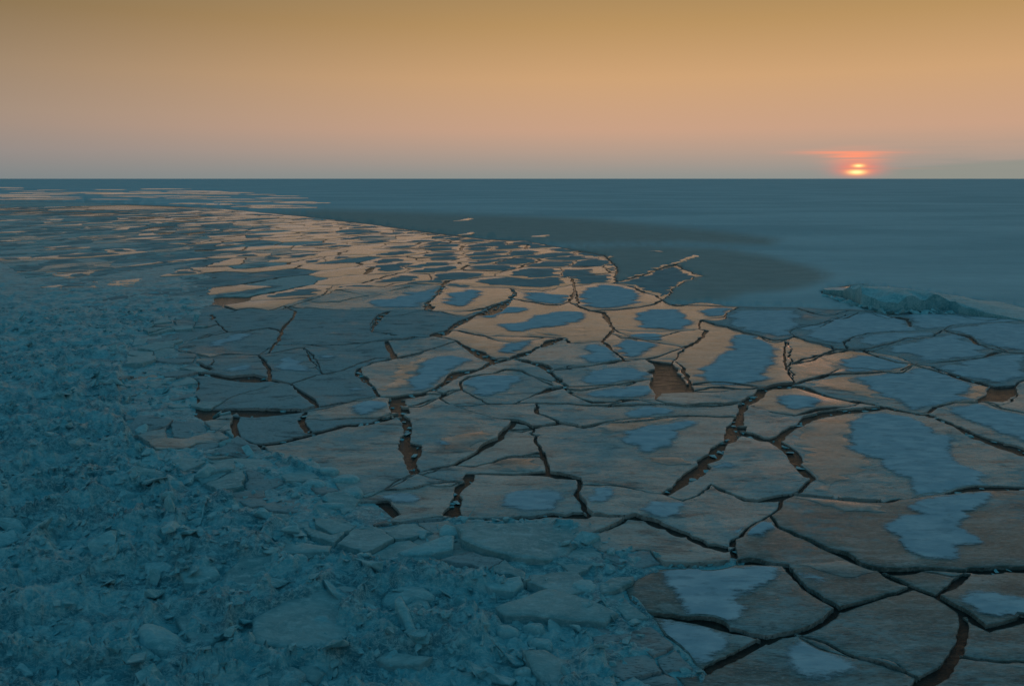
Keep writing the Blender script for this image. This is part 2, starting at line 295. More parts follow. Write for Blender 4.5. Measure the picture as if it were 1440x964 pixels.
SNOW = [
    [(520,428),(529,423),(564,418),(573,412),(600,410),(620,404),(611,419),(593,428),(582,434),(544,433),(520,432)],
    [(627,419),(647,410),(673,408),(678,411),(669,421),(656,431),(638,433),(628,426)],
    [(736,413),(767,412),(793,416),(799,422),(787,429),(762,427),(740,421)],
    [(749,400),(778,399),(798,403),(778,406),(749,406)],
    [(816,419),(824,407),(844,402),(873,404),(893,412),(900,423),(896,430),(867,434),(838,436),(822,430)],
    [(704,459),(733,454),(756,446),(798,439),(818,438),(824,443),(813,452),(800,457),(767,461),(749,468),(718,468)],
    [(669,448),(689,437),(711,432),(731,433),(751,437),(700,443),(682,451)],
    [(571,543),(584,528),(600,510),(624,502),(642,501),(658,508),(642,519),(629,528),(607,543),(593,552),(571,550)],
    [(698,496),(711,486),(733,480),(751,480),(740,490),(722,499),(704,500)],
    [(653,546),(656,537),(678,531),(713,530),(731,533),(713,543),(707,554),(682,561),(669,554)],
    [(820,514),(829,501),(820,490),(829,486),(844,486),(860,497),(876,508),(844,513)],
    [(876,478),(900,480),(922,486),(907,494),(900,503),(882,504),(867,492)],
    [(878,472),(900,470),(933,470),(929,482),(907,478)],
    [(896,441),(924,436),(962,436),(964,452),(962,463),(933,466),(900,462),(898,450)],
    [(817,543),(822,533),(838,524),(867,520),(893,521),(911,528),(914,534),(889,538),(867,542),(833,543)],
    [(816,558),(840,550),(873,547),(911,544),(913,554),(896,561),(867,560),(833,560)],
    [(984,523),(996,519),(1009,503),(1027,494),(1033,479),(1036,471),(1067,476),(1084,486),(1087,508),(1082,528),(1069,539),(1033,543),(1000,541),(987,532)],
    [(880,579),(911,575),(942,575),(942,581),(911,587),(880,590)],
    [(1044,438),(1089,437),(1120,438),(1118,463),(1106,468),(1102,476),(1084,476),(1044,464),(1024,457),(1024,448),(1033,440)],
    [(989,436),(1027,434),(1017,444),(993,448),(986,441)],
    [(1216,501),(1253,504),(1271,511),(1280,516),(1267,522),(1231,524),(1187,526),(1178,521),(1180,514),(1196,503)],
    [(1209,532),(1244,528),(1271,526),(1293,518),(1313,521),(1342,534),(1371,543),(1360,548),(1353,557),(1360,564),(1331,567),(1309,573),(1291,580),(1264,568),(1244,559),(1224,550),(1216,541)],
    [(1238,497),(1276,483),(1316,478),(1333,471),(1356,479),(1369,488),(1393,496),(1382,502),(1353,506),(1316,509),(1289,508),(1276,500)],
    [(1320,517),(1353,510),(1387,507),(1409,501),(1440,501),(1438,532),(1409,541),(1376,536),(1342,526)],
    [(1204,479),(1244,471),(1298,470),(1316,469),(1307,475),(1276,479),(1231,488),(1211,493),(1196,492)],
    [(1124,463),(1173,452),(1209,441),(1236,443),(1273,451),(1276,462),(1291,466),(1244,468),(1202,474),(1184,484),(1170,487),(1140,479),(1136,468)],
    [(1264,443),(1324,442),(1376,448),(1436,453),(1402,453),(1342,461),(1327,463),(1298,464),(1284,459),(1282,448)],
    [(1333,464),(1376,459),(1402,456),(1510,460),(1510,495),(1440,497),(1400,491),(1376,483),(1362,473),(1344,469)],
    [(1331,579),(1364,571),(1387,572),(1416,583),(1505,600),(1505,640),(1440,622),(1409,611),(1387,602),(1364,593)],
    [(1193,602),(1200,591),(1216,584),(1258,583),(1280,591),(1311,604),(1331,618),(1342,642),(1333,649),(1356,656),(1376,669),(1380,678),(1396,683),(1364,688),(1320,696),(1280,700),(1280,687),(1276,673),(1253,664),(1231,647),(1209,640),(1196,618)],
    [(1267,716),(1298,709),(1342,700),(1398,697),(1387,709),(1376,720),(1353,727),(1342,740),(1356,756),(1382,764),(1338,773),(1342,790),(1289,787),(1253,764),(1233,744),(1253,733),(1280,727),(1296,727),(1276,719)],
    [(1091,559),(1120,556),(1142,560),(1160,566),(1142,572),(1120,579),(1111,577),(1093,568)],
    [(873,616),(893,607),(922,600),(971,593),(973,600),(956,609),(947,622),(931,633),(920,641),(907,640),(902,631),(884,624)],
    [(996,660),(1011,647),(1024,656),(1013,667)],
    [(711,696),(733,693),(776,694),(791,704),(787,718),(756,722),(722,722),(711,709)],
    [(613,624),(631,622),(624,633),(629,642),(618,640)],
    [(924,808),(967,803),(1033,802),(1089,801),(1096,821),(1067,834),(1040,841),(1049,854),(1040,881),(1000,878),(960,866),(969,850),(942,834)],
    [(920,871),(956,877),(1011,887),(1027,906),(1018,923),(993,939),(978,934),(956,914),(938,894)],
    [(1349,846),(1371,839),(1404,839),(1440,848),(1500,860),(1440,866),(1404,877),(1382,870),(1364,859)],
    [(1293,819),(1320,817),(1333,821),(1313,828)],
    [(1122,900),(1158,912),(1193,930),(1213,943),(1187,957),(1142,959),(1109,950),(1102,919)],
    [(1124,810),(1142,812),(1160,819),(1149,828),(1131,823)],
    [(909,711),(942,711),(969,713),(951,733),(924,733),(911,722)],
    [(829,696),(849,690),(873,698),(862,713),(833,713)],
    [(387,514),(400,503),(422,508),(436,521),(422,526),(400,524)],
    [(307,522),(333,519),(347,513),(356,518),(333,526)],
    [(300,543),(320,540),(327,542),(307,548)],
    [(491,552),(496,547),(507,548),(511,553),(498,556)],
    [(284,490),(311,477),(333,470),(360,470),(333,479),(307,488)],
    [(1036,742),(1064,739),(1084,736),(1091,749),(1062,758),(1040,756)],
    [(533,700),(573,696),(596,704),(556,713)],
    [(500,568),(533,566),(551,574),(522,583),(500,588)],
    [(451,501),(467,499),(478,506),(467,511)],
]
FLOODED = [
    [(1147,537),(1182,530),(1211,532),(1207,539),(1231,552),(1262,567),(1220,559),(1176,550),(1144,543)],
    [(1347,561),(1362,543),(1391,546),(1376,563)],
    [(1151,500),(1171,497),(1196,499),(1184,508),(1164,518),(1158,508)],
    [(753,467),(767,461),(789,458),(820,460),(820,472),(789,475),(756,472)],
    [(1122,604),(1138,593),(1176,584),(1213,582),(1193,602),(1207,629),(1220,653),(1187,673),(1160,696),(1133,669),(1136,636)],
    [(833,604),(867,597),(907,592),(969,588),(924,599),(873,609),(844,613)],
    [(911,647),(956,644),(978,656),(942,658)],
    [(696,653),(727,647),(762,649),(764,664),(700,667)],
    [(624,616),(669,613),(693,609),(682,624),(656,638),(633,642)],
    [(540,543),(567,514),(602,501),(584,523),(571,541),(549,554)],
    [(1124,704),(1164,707),(1227,713),(1262,724),(1187,722)],
    [(1133,799),(1187,792),(1227,808),(1187,814),(1147,808)],
]
BLOCKS = [
    ('wedge', [(618,754),(618,744),(627,737),(642,744),(651,752),(633,757)]),
    ('wedge', [(560,779),(589,768),(629,756),(640,758),(638,780),(607,786),(567,786)]),
    ('slab', [(642,746),(669,740),(700,742),(733,737),(767,729),(800,731),(817,740),(820,758),(802,776),(796,787),(767,792),(722,792),(678,780),(651,769)]),
    ('mound', [(533,850),(542,832),(562,820),(589,820),(604,828),(618,841),(604,848),(567,856)]),
    ('wedge', [(579,846),(586,841),(602,848),(606,857),(598,864),(582,859)]),
    ('wedge', [(560,857),(569,851),(578,866),(589,892),(587,909),(578,903)]),
    ('wedge', [(527,914),(531,903),(547,907),(563,916),(536,921)]),
    ('slab', [(696,859),(733,846),(767,833),(811,840),(811,841),(840,850),(871,866),(851,877),(800,876),(767,873),(711,870)]),
    ('mound', [(731,878),(744,873),(764,877),(767,888),(756,893)]),
    ('mound', [(740,892),(756,894),(776,902),(779,911),(771,918),(753,909)]),
    ('wedge', [(682,827),(709,817),(732,809),(736,823),(722,837),(691,837)]),
    ('slab', [(318,810),(342,789),(387,782),(418,786),(422,808),(407,817),(407,831),(373,837),(318,837)]),
    ('slab', [(356,879),(407,849),(436,837),(487,824),(520,834),(529,846),(522,883),(500,894),(467,909),(422,916),(360,913)]),
    ('wedge', [(258,808),(273,796),(311,796),(314,808),(289,823),(260,828)]),
    ('slab', [(231,854),(258,842),(293,842),(324,848),(322,857),(293,859),(244,863)]),
    ('slab', [(248,874),(267,863),(300,868),(322,874),(320,897),(293,910),(267,906)]),
    ('mound', [(300,908),(309,901),(342,902),(353,909),(351,917),(316,917)]),
    ('mound', [(200,883),(216,873),(244,881),(267,897),(264,919),(229,928),(200,914)]),
    ('wedge', [(373,888),(400,882),(422,890),(423,899),(389,903)]),
    ('wedge', [(436,881),(447,870),(464,869),(467,881)]),
    ('slab', [(336,950),(373,942),(413,943),(429,957),(422,974),(338,974)]),
    ('mound', [(446,662),(451,654),(473,654),(480,662),(471,669)]),
    ('mound', [(422,683),(436,673),(453,674),(462,681),(449,687)]),
    ('mound', [(464,676),(476,666),(496,664),(510,672),(498,680)]),
    ('mound', [(478,693),(487,682),(507,682),(513,691),(509,701),(489,700)]),
    ('mound', [(438,712),(456,706),(487,706),(491,711),(467,718)]),
    ('wedge', [(422,793),(422,787),(427,783),(432,790),(432,796)]),
    ('wedge', [(424,810),(422,790),(429,786),(434,798),(447,804),(436,811)]),
    ('mound', [(638,843),(651,837),(658,841),(656,849),(642,850)]),
    ('mound', [(800,823),(813,813),(831,812),(842,823),(833,839),(813,837)]),
    ('slab', [(842,823),(862,814),(893,812),(889,823),(862,837),(844,839)]),
    ('mound', [(720,942),(740,937),(749,946),(747,954),(727,953)]),
    ('slab', [(736,921),(767,919),(796,932),(816,950),(818,970),(778,972),(749,950)]),
    ('mound', [(813,928),(833,921),(849,932),(858,941),(853,952),(827,950)]),
    ('slab', [(387,773),(400,767),(440,766),(467,771),(462,780),(422,783),(389,781)]),
    ('slab', [(342,733),(373,724),(407,726),(409,733),(378,742),(347,742)]),
    ('wedge', [(216,682),(220,677),(229,678),(229,684),(222,687)]),
    ('slab', [(284,658),(307,651),(333,654),(329,664),(296,669)]),
    ('slab', [(200,667),(218,662),(236,666),(237,671),(213,674)]),
    ('slab', [(527,928),(544,920),(573,921),(607,928),(589,941),(544,941)]),
    ('slab', [(593,897),(624,883),(673,881),(678,897),(638,910),(596,910)]),
    ('mound', [(696,883),(713,877),(733,886),(729,894),(700,894)]),
    ('slab', [(422,941),(436,939),(462,950),(444,963),(418,957)]),
    ('slab', [(236,794),(251,777),(273,772),(293,779),(267,788)]),
]
# far cracks that bound the broken plates, and the edge of the unbroken ice sheet
NORTH = [(-500, 281), (-200, 282), (0, 283), (150, 287), (300, 293), (420, 304), (520, 316), (600, 327), (680, 337), (740, 340), (800, 351), (850, 360), (868, 378), (863, 399)]
WEST = [(-500, 325), (-200, 338), (0, 368), (50, 402), (110, 432), (180, 446), (235.6, 443.3)]
SHORE = [(235.6, 443.3), (190, 470), (165, 540), (175, 610), (245, 668), (330, 712), (430, 762), (540, 796), (660, 808), (780, 850), (830, 900), (860, 960), (880, 1050), (900, 1130)]
FRAG = SHORE + [(960, 1130), (985, 955), (910, 870), (880, 835), (930, 800), (1020, 795), (930, 765), (830, 745), (640, 742), (600, 720), (500, 690), (400, 655), (335, 600), (320, 540), (300, 500), (290, 445)]
FAR_Y = HORIZON + 0.35
FRAME = [(-500, FAR_Y), (2200, FAR_Y), (2200, 1130), (1760, 1130)]
WATER_SEEDS = [(935, 535), (1405, 557)]
SHEET_SEED = (1000, 285)
RIDGE_SEED = (1290, 428)
FROST_ZONES = [[(210, 425), (520, 438), (640, 442), (600, 480), (520, 520), (470, 590), (380, 630), (200, 600)],
               [(1020, 425), (1520, 425), (1520, 520), (1380, 512), (1200, 500), (1080, 470)]]
BRASH = [(-500, 300), (0, 298), (160, 306), (270, 345), (300, 385), (300, 425), (280, 450), (280, 500), (270, 585), (350, 630), (440, 650), (500, 690), (560, 740),
         (620, 730), (660, 735), (830, 735), (840, 760), (930, 765), (1040, 790), (1040, 800), (930, 805), (880, 830), (910, 870), (985, 952), (960, 1135), (-500, 1135)]

random.seed(7)
rng = np.random.default_rng(7)

def at(px, py, z=0.0):
    d = ray(px, py)
    t = (z - CAMH) / d.z
    return Vector((d.x * t, d.y * t, z))
def atn(pts, z=0.0):
    p = np.asarray(pts, float)
    a = (p[:, 0] - PW / 2) / FPX; b = -(p[:, 1] - PH / 2) / FPX
    dy = CP + b * SP; dz = -SP + b * CP
    t = (z - CAMH) / dz
    return np.stack([a * t, dy * t], 1)
def topx(g, z=0.0):
    g = np.asarray(g, float)
    x, y = g[:, 0], g[:, 1]; dz = z - CAMH
    depth = y * CP - dz * SP
    up = y * SP + dz * CP
    return np.stack([PW / 2 + FPX * x / depth, PH / 2 - FPX * up / depth], 1)

# ---- noise
def _h(ix, iy, s):
    n = (ix.astype(np.int64) * 374761393 + iy.astype(np.int64) * 668265263 + s * 1442695041) & 0xffffffff
    n = ((n ^ (n >> 13)) * 1274126177) & 0xffffffff
    return ((n ^ (n >> 16)) & 0xffff) / 65535.0
def vnoise(x, y, s=0):
    x = np.asarray(x, float); y = np.asarray(y, float)
    ix, iy = np.floor(x), np.floor(y); fx, fy = x - ix, y - iy
    fx = fx * fx * (3 - 2 * fx); fy = fy * fy * (3 - 2 * fy)
    a, b, c, d = _h(ix, iy, s), _h(ix + 1, iy, s), _h(ix, iy + 1, s), _h(ix + 1, iy + 1, s)
    return (a * (1 - fx) + b * fx) * (1 - fy) + (c * (1 - fx) + d * fx) * fy * 1.0
def fbm(x, y, s=0, octv=4, gain=.5):
    t = 0; amp = 1; tot = 0
    for i in range(octv):
        t = t + amp * (vnoise(np.asarray(x) * 2 ** i + 13.7 * i, np.asarray(y) * 2 ** i - 7.1 * i, s + i) - .5); tot += amp; amp *= gain
    return t / tot * 2
def worley(x, y, s=0):
    """distance to the nearest and second nearest jittered cell point, and a random value for the cell"""
    ix, iy = np.floor(x), np.floor(y)
    f1 = np.full(x.shape, 9.0); f2 = np.full(x.shape, 9.0); val = np.zeros(x.shape)
    for dx in (-1, 0, 1):
        for dy in (-1, 0, 1):
            cx, cy = ix + dx, iy + dy
            px = cx + _h(cx, cy, s + 11); py = cy + _h(cx, cy, s + 29)
            d = np.hypot(px - x, py - y)
            nearer = d < f1
            f2 = np.where(nearer, f1, np.minimum(f2, d)); val = np.where(nearer, _h(cx, cy, s + 53), val); f1 = np.where(nearer, d, f1)
    return f1, f2, val

def inside(pts, poly):
    pts = np.atleast_2d(np.asarray(pts, float)); poly = np.asarray(poly, float)
    x, y = pts[:, 0], pts[:, 1]; c = np.zeros(len(pts), bool)
    x1, y1 = poly[-1]
    for x2, y2 in poly:
        if y1 != y2:
            hit = ((y1 > y) != (y2 > y)) & (x < (x2 - x1) * (y - y1) / (y2 - y1) + x1)
            c ^= hit
        x1, y1 = x2, y2
    return c
def area(p):
    p = np.asarray(p); x, y = p[:, 0], p[:, 1]
    return .5 * float(np.sum(x * np.roll(y, -1) - np.roll(x, -1) * y))
def polydist(pts, poly, closed=True):
    pts = np.asarray(pts, float); best = np.full(len(pts), 1e9)
    q = list(poly); 
    for i in range(len(q) if closed else len(q) - 1):
        a = np.asarray(q[i], float); b = np.asarray(q[(i + 1) % len(q)], float); ab = b - a
        t = np.clip(((pts - a) @ ab) / max(ab @ ab, 1e-12), 0, 1)
        best = np.minimum(best, np.hypot(*(pts - a - t[:, None] * ab).T))
    return best

# ------------------------------------------------------------------ materials
def material(name, build):
    m = bpy.data.materials.new(name); m.use_nodes = True
    nt = NT(m.node_tree); nt.n.clear()
    out = nt.node('ShaderNodeOutputMaterial')
    bs = nt.node('ShaderNodeBsdfPrincipled')
    nt.l.new(bs.outputs[0], out.inputs[0])
    geo = nt.node('ShaderNodeNewGeometry')
    build(nt, bs, geo.outputs['Position'])
    return m
def bump(nt, bs, height, strength, dist, prev=None):
    b = nt.node('ShaderNodeBump'); b.inputs['Strength'].default_value = strength; b.inputs['Distance'].default_value = dist
    nt.l.new(height, b.inputs['Height'])
    if prev is not None: nt.l.new(prev, b.inputs['Normal'])
    nt.l.new(b.outputs[0], bs.inputs['Normal'])
    return b.outputs[0]

def ice_shader(frost_lo, frost_hi, rough, ca, cb, gloss=.10, spec=.5):
    def build(nt, bs, pos):
        streaky = nt.mapping(pos, scale=(.75, 2.6, 1.0), rot=(0, 0, .18))
        big = nt.noise(pos, .20, 8, .68, .9)
        fine = nt.noise(streaky, 2.6, 7, .72, .3)
        grain = nt.noise(streaky, 9.0, 6, .75)
        frost = nt.smooth(nt.math('ADD', big, nt.math('MULTIPLY', nt.math('SUBTRACT', fine, .5), .7)), frost_lo, frost_hi)
        colr = nt.mix(nt.smooth(nt.noise(streaky, .6, 8, .72, .5), .36, .64), ca, cb)
        colr = nt.mix(nt.math('MULTIPLY', frost, .85), colr, (.38, .50, .535))
        mid = nt.noise(nt.mapping(pos, scale=(.5, 1.5, 1.0), rot=(0, 0, .12), loc=(3, 8, 0)), 1.1, 8, .74, .6)
        colr = nt.mix(nt.math('MULTIPLY', nt.smooth(mid, .50, .66), .6), colr, (.46, .54, .55))
        colr = nt.mix(nt.math('MULTIPLY', nt.smooth(mid, .49, .35), .7), colr, (.06, .10, .11))
        colr = nt.mix(nt.math('MULTIPLY', nt.smooth(grain, .52, .68), .75), colr, (.45, .505, .515))
        colr = nt.mix(nt.math('MULTIPLY', nt.smooth(grain, .48, .34), .8), colr, (.05, .075, .08))
        nt.put(bs.inputs['Base Color'], colr)
        nt.put(bs.inputs['Roughness'], nt.math('ADD', nt.math('MULTIPLY', frost, .50), nt.math('MULTIPLY_ADD', fine, gloss * 2, gloss)))
        nt.put(bs.inputs['IOR'], 1.32)
        nt.put(bs.inputs['Specular IOR Level'], nt.math('MULTIPLY_ADD', frost, -.76 * spec, spec))
        n1 = bump(nt, bs, fine, rough, .06)
        bump(nt, bs, grain, rough * 1.1, .05, n1)
    return build
M_WET = material('wet_ice', ice_shader(.40, .72, .42, (.30, .365, .355), (.54, .595, .565), .10, .36))
M_FROST = material('frosted_ice', ice_shader(.22, .55, .5, (.20, .275, .295), (.31, .39, .41), .12, .4))
M_FLOOD = material('flooded_ice', ice_shader(.58, .95, .14, (.22, .25, .245), (.36, .385, .37), .05))
M_CLEAR = material('clear_dark_ice', ice_shader(.46, .80, .20, (.09, .155, .155), (.19, .25, .24), .06, .26))

def snow_shader(nt, bs, pos):
    streaky = nt.mapping(pos, scale=(1.0, 2.2, 1.0), rot=(0, 0, .25))
    n = nt.noise(streaky, 1.1, 6, .62)
    mid = nt.noise(nt.mapping(pos, scale=(.5, 1.5, 1.0), rot=(0, 0, .12)), 2.4, 7, .74, .4)
    colr = nt.mix(nt.smooth(n, .35, .68), (.40, .53, .61), (.58, .68, .74))
    nt.put(bs.inputs['Base Color'], nt.mix(nt.math('MULTIPLY', nt.smooth(mid, .5, .34), .55), colr, (.22, .32, .38)))
    nt.put(bs.inputs['Roughness'], .85)
    nt.put(bs.inputs['Specular IOR Level'], .04)
    n1 = bump(nt, bs, nt.noise(streaky, 4.0, 6, .65), .5, .04)
    bump(nt, bs, nt.noise(pos, 28, 3, .6), .5, .012, n1)
def drift_shader(nt, bs, pos):
    snow_shader(nt, bs, pos)
    cov = nt.node('ShaderNodeAttribute'); cov.attribute_name = 'cover'      # 0 at the thin rim, 1 where the drift is full
    edge = nt.math('ADD', cov.outputs['Fac'], nt.math('MULTIPLY', nt.math('SUBTRACT', nt.noise(nt.mapping(pos, scale=(.6, 1.8, 1.0), rot=(0, 0, .15)), 3.2, 8, .78), .5), 2.0))
    nt.put(bs.inputs['Alpha'], nt.smooth(edge, .15, .75))
M_SNOW = material('packed_snow', drift_shader)

def grey_shader(nt, bs, pos):
    n = nt.noise(pos, .5, 6, .62)
    nt.put(bs.inputs['Base Color'], nt.mix(nt.smooth(n, .35, .68), (.26, .315, .335), (.36, .41, .425)))
    nt.put(bs.inputs['Roughness'], .8)
    nt.put(bs.inputs['Specular IOR Level'], .06)
    bump(nt, bs, nt.noise(pos, 6, 5, .65), .5, .03)
M_GREY = material('grey_slush_snow', grey_shader)

def sheet_shader(nt, bs, pos):
    at_ = nt.node('ShaderNodeAttribute'); at_.attribute_name = 'bare'
    drift = nt.noise(nt.mapping(pos, scale=(.35, 1.0, 1.0), rot=(0, 0, .1)), .035, 6, .6, .4)
    fine = nt.noise(nt.mapping(pos, scale=(.6, 1.0, 1.0)), .5, 6, .65)
    bare = nt.smooth(nt.math('ADD', at_.outputs['Fac'], nt.math('MULTIPLY', nt.math('SUBTRACT', drift, .5), .5)),   .12, .95)
    snow = nt.mix(nt.smooth(drift, .36, .64), (.44, .575, .615), (.60, .715, .75))
    snow = nt.mix(nt.smooth(fine, .3, .7), nt.mix(.16, snow, (.2, .27, .32)), snow)
    grey = nt.mix(nt.smooth(fine, .3, .7), (.34, .375, .365), (.42, .445, .43))
    nt.put(bs.inputs['Base Color'], nt.mix(bare, snow, grey))
    nt.put(bs.inputs['Roughness'], nt.math('MULTIPLY_ADD', bare, -.12, .85))
    nt.put(bs.inputs['Specular IOR Level'], .04)
    n1 = bump(nt, bs, nt.noise(pos, 1.2, 7, .68), .5, .12)
    bump(nt, bs, nt.noise(pos, .09, 5, .6), .4, .8, n1)
M_SHEET = material('sheet_snow', sheet_shader)

def slush_shader(dark, mid, pale, foam, scale, rough_lo):
    def build(nt, bs, pos):
        streaky = nt.mapping(pos, scale=(1.0, 1.7, 1.4), rot=(0, 0, .1))
        n = nt.noise(streaky, .5 * scale, 8, .66, .8)
        f = nt.noise(streaky, 3.4 * scale, 7, .74, .5)
        lace = nt.math('ABSOLUTE', nt.math('SUBTRACT', nt.noise(streaky, 2.6 * scale, 7, .68, 1.2), .5))
        oi = nt.node('ShaderNodeObjectInfo')
        colr = nt.mix(nt.smooth(n, .40, .58), dark, mid)
        colr = nt.mix(nt.smooth(f, .46, .70), colr, pale)
        colr = nt.mix(nt.math('MULTIPLY', nt.smooth(f, .46, .30), .7), colr, dark)
        colr = nt.mix(nt.math('MULTIPLY', nt.smooth(lace, .035, .0), foam), colr, (.46, .66, .68))
        crust = nt.smooth(nt.noise(streaky, .9 * scale, 8, .76, .6), .53, .66)
        colr = nt.mix(nt.math('MULTIPLY', crust, .5), colr, (.38, .70, .76))
        colr = nt.mix(nt.math('MULTIPLY', oi.outputs['Random'], .3), colr, pale)
        nt.put(bs.inputs['Base Color'], colr)
        nt.put(bs.inputs['Roughness'], nt.math('MULTIPLY_ADD', f, .45, rough_lo))
        nt.put(bs.inputs['IOR'], 1.31)
        nt.put(bs.inputs['Specular IOR Level'], .5)
        n1 = bump(nt, bs, f, .6, .10)
        bump(nt, bs, nt.noise(pos, 24, 4, .7), .5, .02, n1)
    return build
M_BRASH = material('brash_ice', slush_shader((.020, .19, .25), (.12, .47, .55), (.38, .73, .78), .8, 1.0, .18))
M_BLOCK = material('block_ice', slush_shader((.09, .41, .48), (.22, .57, .64), (.46, .77, .82), .25, 1.6, .22))
M_SLAB = material('slab_ice', slush_shader((.11, .34, .385), (.23, .46, .495), (.44, .66, .69), .35, .9, .3))

def water_shader(nt, bs, pos):
    streaky = nt.mapping(pos, scale=(1.0, 2.6, 1.0), rot=(0, 0, .15))
    skim = nt.smooth(nt.noise(streaky, 1.3, 6, .62, .6), .46, .66)
    nt.put(bs.inputs['Base Color'], nt.mix(skim, (.008, .010, .010), (.045, .042, .035)))
    nt.put(bs.inputs['Roughness'], nt.math('MULTIPLY_ADD', skim, .20, .06))
    nt.put(bs.inputs['IOR'], 1.33)
    n1 = bump(nt, bs, nt.noise(streaky, 2.2, 7, .7), .9, .07)
    bump(nt, bs, nt.noise(streaky, 9, 5, .7), .6, .03, n1)
M_WATER = material('sea_water', water_shader)

# ------------------------------------------------------------------ scene helpers
COL = scene.collection
def add(name, mesh, loc=(0, 0, 0), parent=None, label=None, cat=None, group=None, kind=None):
    o = bpy.data.objects.new(name, mesh)
    COL.objects.link(o); o.location = loc
    if parent is not None: o.parent = parent
    for k, v in (('label', label), ('category', cat), ('group', group), ('kind', kind)):
        if v: o[k] = v
    return o
def mesh_from(name, verts, faces, mats, smooth=None, mat_idx=None):
    me = bpy.data.meshes.new(name)
    me.from_pydata([tuple(v) for v in verts], [], [tuple(f) for f in faces])
    for m in (mats if isinstance(mats, (list, tuple)) else [mats]): me.materials.append(m)
    if smooth is True: me.polygons.foreach_set('use_smooth', np.ones(len(me.polygons), bool))
    elif smooth is not None: me.polygons.foreach_set('use_smooth', np.asarray(smooth, bool))
    if mat_idx is not None: me.polygons.foreach_set('material_index', np.asarray(mat_idx, np.int32))
    me.update()
    return me

# ------------------------------------------------------------------ planar map of all cracks -> one face per floe
lines = [(wd * (.55 if wd < .5 else .85) + .03, [tuple(map(float, p)) for p in pts], True) for wd, pts in CRACKS]
EDGE_X, EDGE_Y = 1760.0, 1130.0                                      # how far past the picture the cracked field goes on
for wd, p, r in lines:
    for e, n in ((0, 1), (-1, -2)):
        if p[e][0] == 1520: p[e] = (EDGE_X, p[e][1] + (p[e][1] - p[n][1]) * .6)
        elif p[e][1] == 1000: p[e] = (p[e][0] + (p[e][0] - p[n][0]), EDGE_Y)
lines.append((.25, [tuple(map(float, p)) for p in NORTH], True))
lines.append((.3, [tuple(map(float, p)) for p in WEST], True))
lines.append((0, [tuple(map(float, p)) for p in FRAME], False))
lines.append((.3, [tuple(map(float, p)) for p in SHORE], True))
lines.append((0, [(-500.0, FAR_Y), (-500.0, 281.0)], False))
lines.append((.15, [(EDGE_X, 430.0), (EDGE_X, EDGE_Y)], False))
lines.append((.15, [(EDGE_X, EDGE_Y), (1230.0, EDGE_Y), (900.0, EDGE_Y)], False))

rs = random.Random(21)
slivers = []
for wd, p, r in lines[:len(CRACKS)]:
    k = 0
    while k < len(p) - 2:
        n = rs.choice((1, 2, 2, 3)); e = min(k + n, len(p) - 1)
        a, c = p[k], p[e]; L = math.hypot(c[0] - a[0], c[1] - a[1])
        if 18 < L < 110 and rs.random() < .6 and min(a[1], c[1]) > 400:
            off = rs.choice((-1, 1)) * rs.uniform(.07, .20) * L
            run = p[k:e + 1]
            mid = []
            for s in (.12, .3, .5, .7, .88):
                f = s * (len(run) - 1); i0 = min(int(f), len(run) - 2); ff = f - i0
                x = run[i0][0] * (1 - ff) + run[i0 + 1][0] * ff; y = run[i0][1] * (1 - ff) + run[i0 + 1][1] * ff
                nx, ny = -(c[1] - a[1]) / L, (c[0] - a[0]) / L
                o_ = off * math.sin(math.pi * s) * rs.uniform(.8, 1.2)
                mid.append((x + nx * o_, y + ny * o_ * .6))
            slivers.append((rs.choice((.06, .09, .14, .22)), [a] + mid + [c], True))
        k = e
lines += slivers

def seg_arrays(ls):
    A, B, idx = [], [], []
    for i, (wd, p, r) in enumerate(ls):
        for k in range(len(p) - 1): A.append(p[k]); B.append(p[k + 1]); idx.append((i, k))
    return np.array(A), np.array(B), idx
for i in range(len(lines)):                                        # snap loose ends to the crack they run into
    wd, p, r = lines[i]
    for e in (0, -1):
        q = np.array(p[e]); A, B, idx = seg_arrays(lines)
        keep = np.array([t[0] != i for t in idx])
        ab = B - A; t = np.clip(((q - A) * ab).sum(1) / np.maximum((ab ** 2).sum(1), 1e-9), 0, 1)
        c = A + t[:, None] * ab; d = np.hypot(*(c - q).T); d[~keep] = 1e9
        j = int(d.argmin())
        if d[j] < 6.0:
            v = c[j]
            for s in (A[j], B[j]):
                if np.hypot(*(s - v)) < 2.5: v = s; break
            p[e] = (float(v[0]), float(v[1]))

# mid-distance plates: a stretched Voronoi pattern between the NORTH and WEST cracks and the traced floes
traced_outer = [(235, 443), (290, 431), (330, 432), (378, 437.8), (395.6, 432.2), (422.2, 423.3), (457.8, 415.6), (471.1, 408.9), (520, 406.7), (577.8, 403.8), (611.1, 401.1), (637.8, 405.1),
                (700, 405.6), (717.8, 406.7), (750, 405), (782, 406.7), (805, 399), (804, 390), (815, 402), (837, 400), (863, 399)]
plate_region = WEST[:-1] + [(233.3, 435.6), (255, 435)] + traced_outer[1:] + NORTH[::-1][1:]
g0 = []
dirv = np.array([.40, .92]); per = np.array([dirv[1], -dirv[0]])
for iu in range(-190, 190):
    for iv in range(-190, 190):
        u = (iu + rng.uniform(-.42, .42)) * 4.7; v = (iv + (.5 if iu % 2 else 0) + rng.uniform(-.45, .45)) * 8.2
        p = per * u + dirv * v
        if p[1] > 60 and p[1] < 420 and abs(p[0]) < 330: g0.append(p)
g0 = np.array(g0)
extra = g0[(g0[:, 0] < -.32 * g0[:, 1]) & (g0[:, 1] < 190)]           # smaller pieces towards the wake
g0 = np.vstack([g0, extra + rng.uniform(-3, 3, extra.shape)])
px0 = topx(g0); big = inside(px0, [(x, y) for x, y in [(-520, 265), (900, 325), (930, 440), (200, 480), (30, 460), (-520, 390)]])
g0 = g0[big]
vs, es, fs, _, _, _ = delaunay_2d_cdt([Vector(p) for p in g0], [], [], 0, 1e-4)
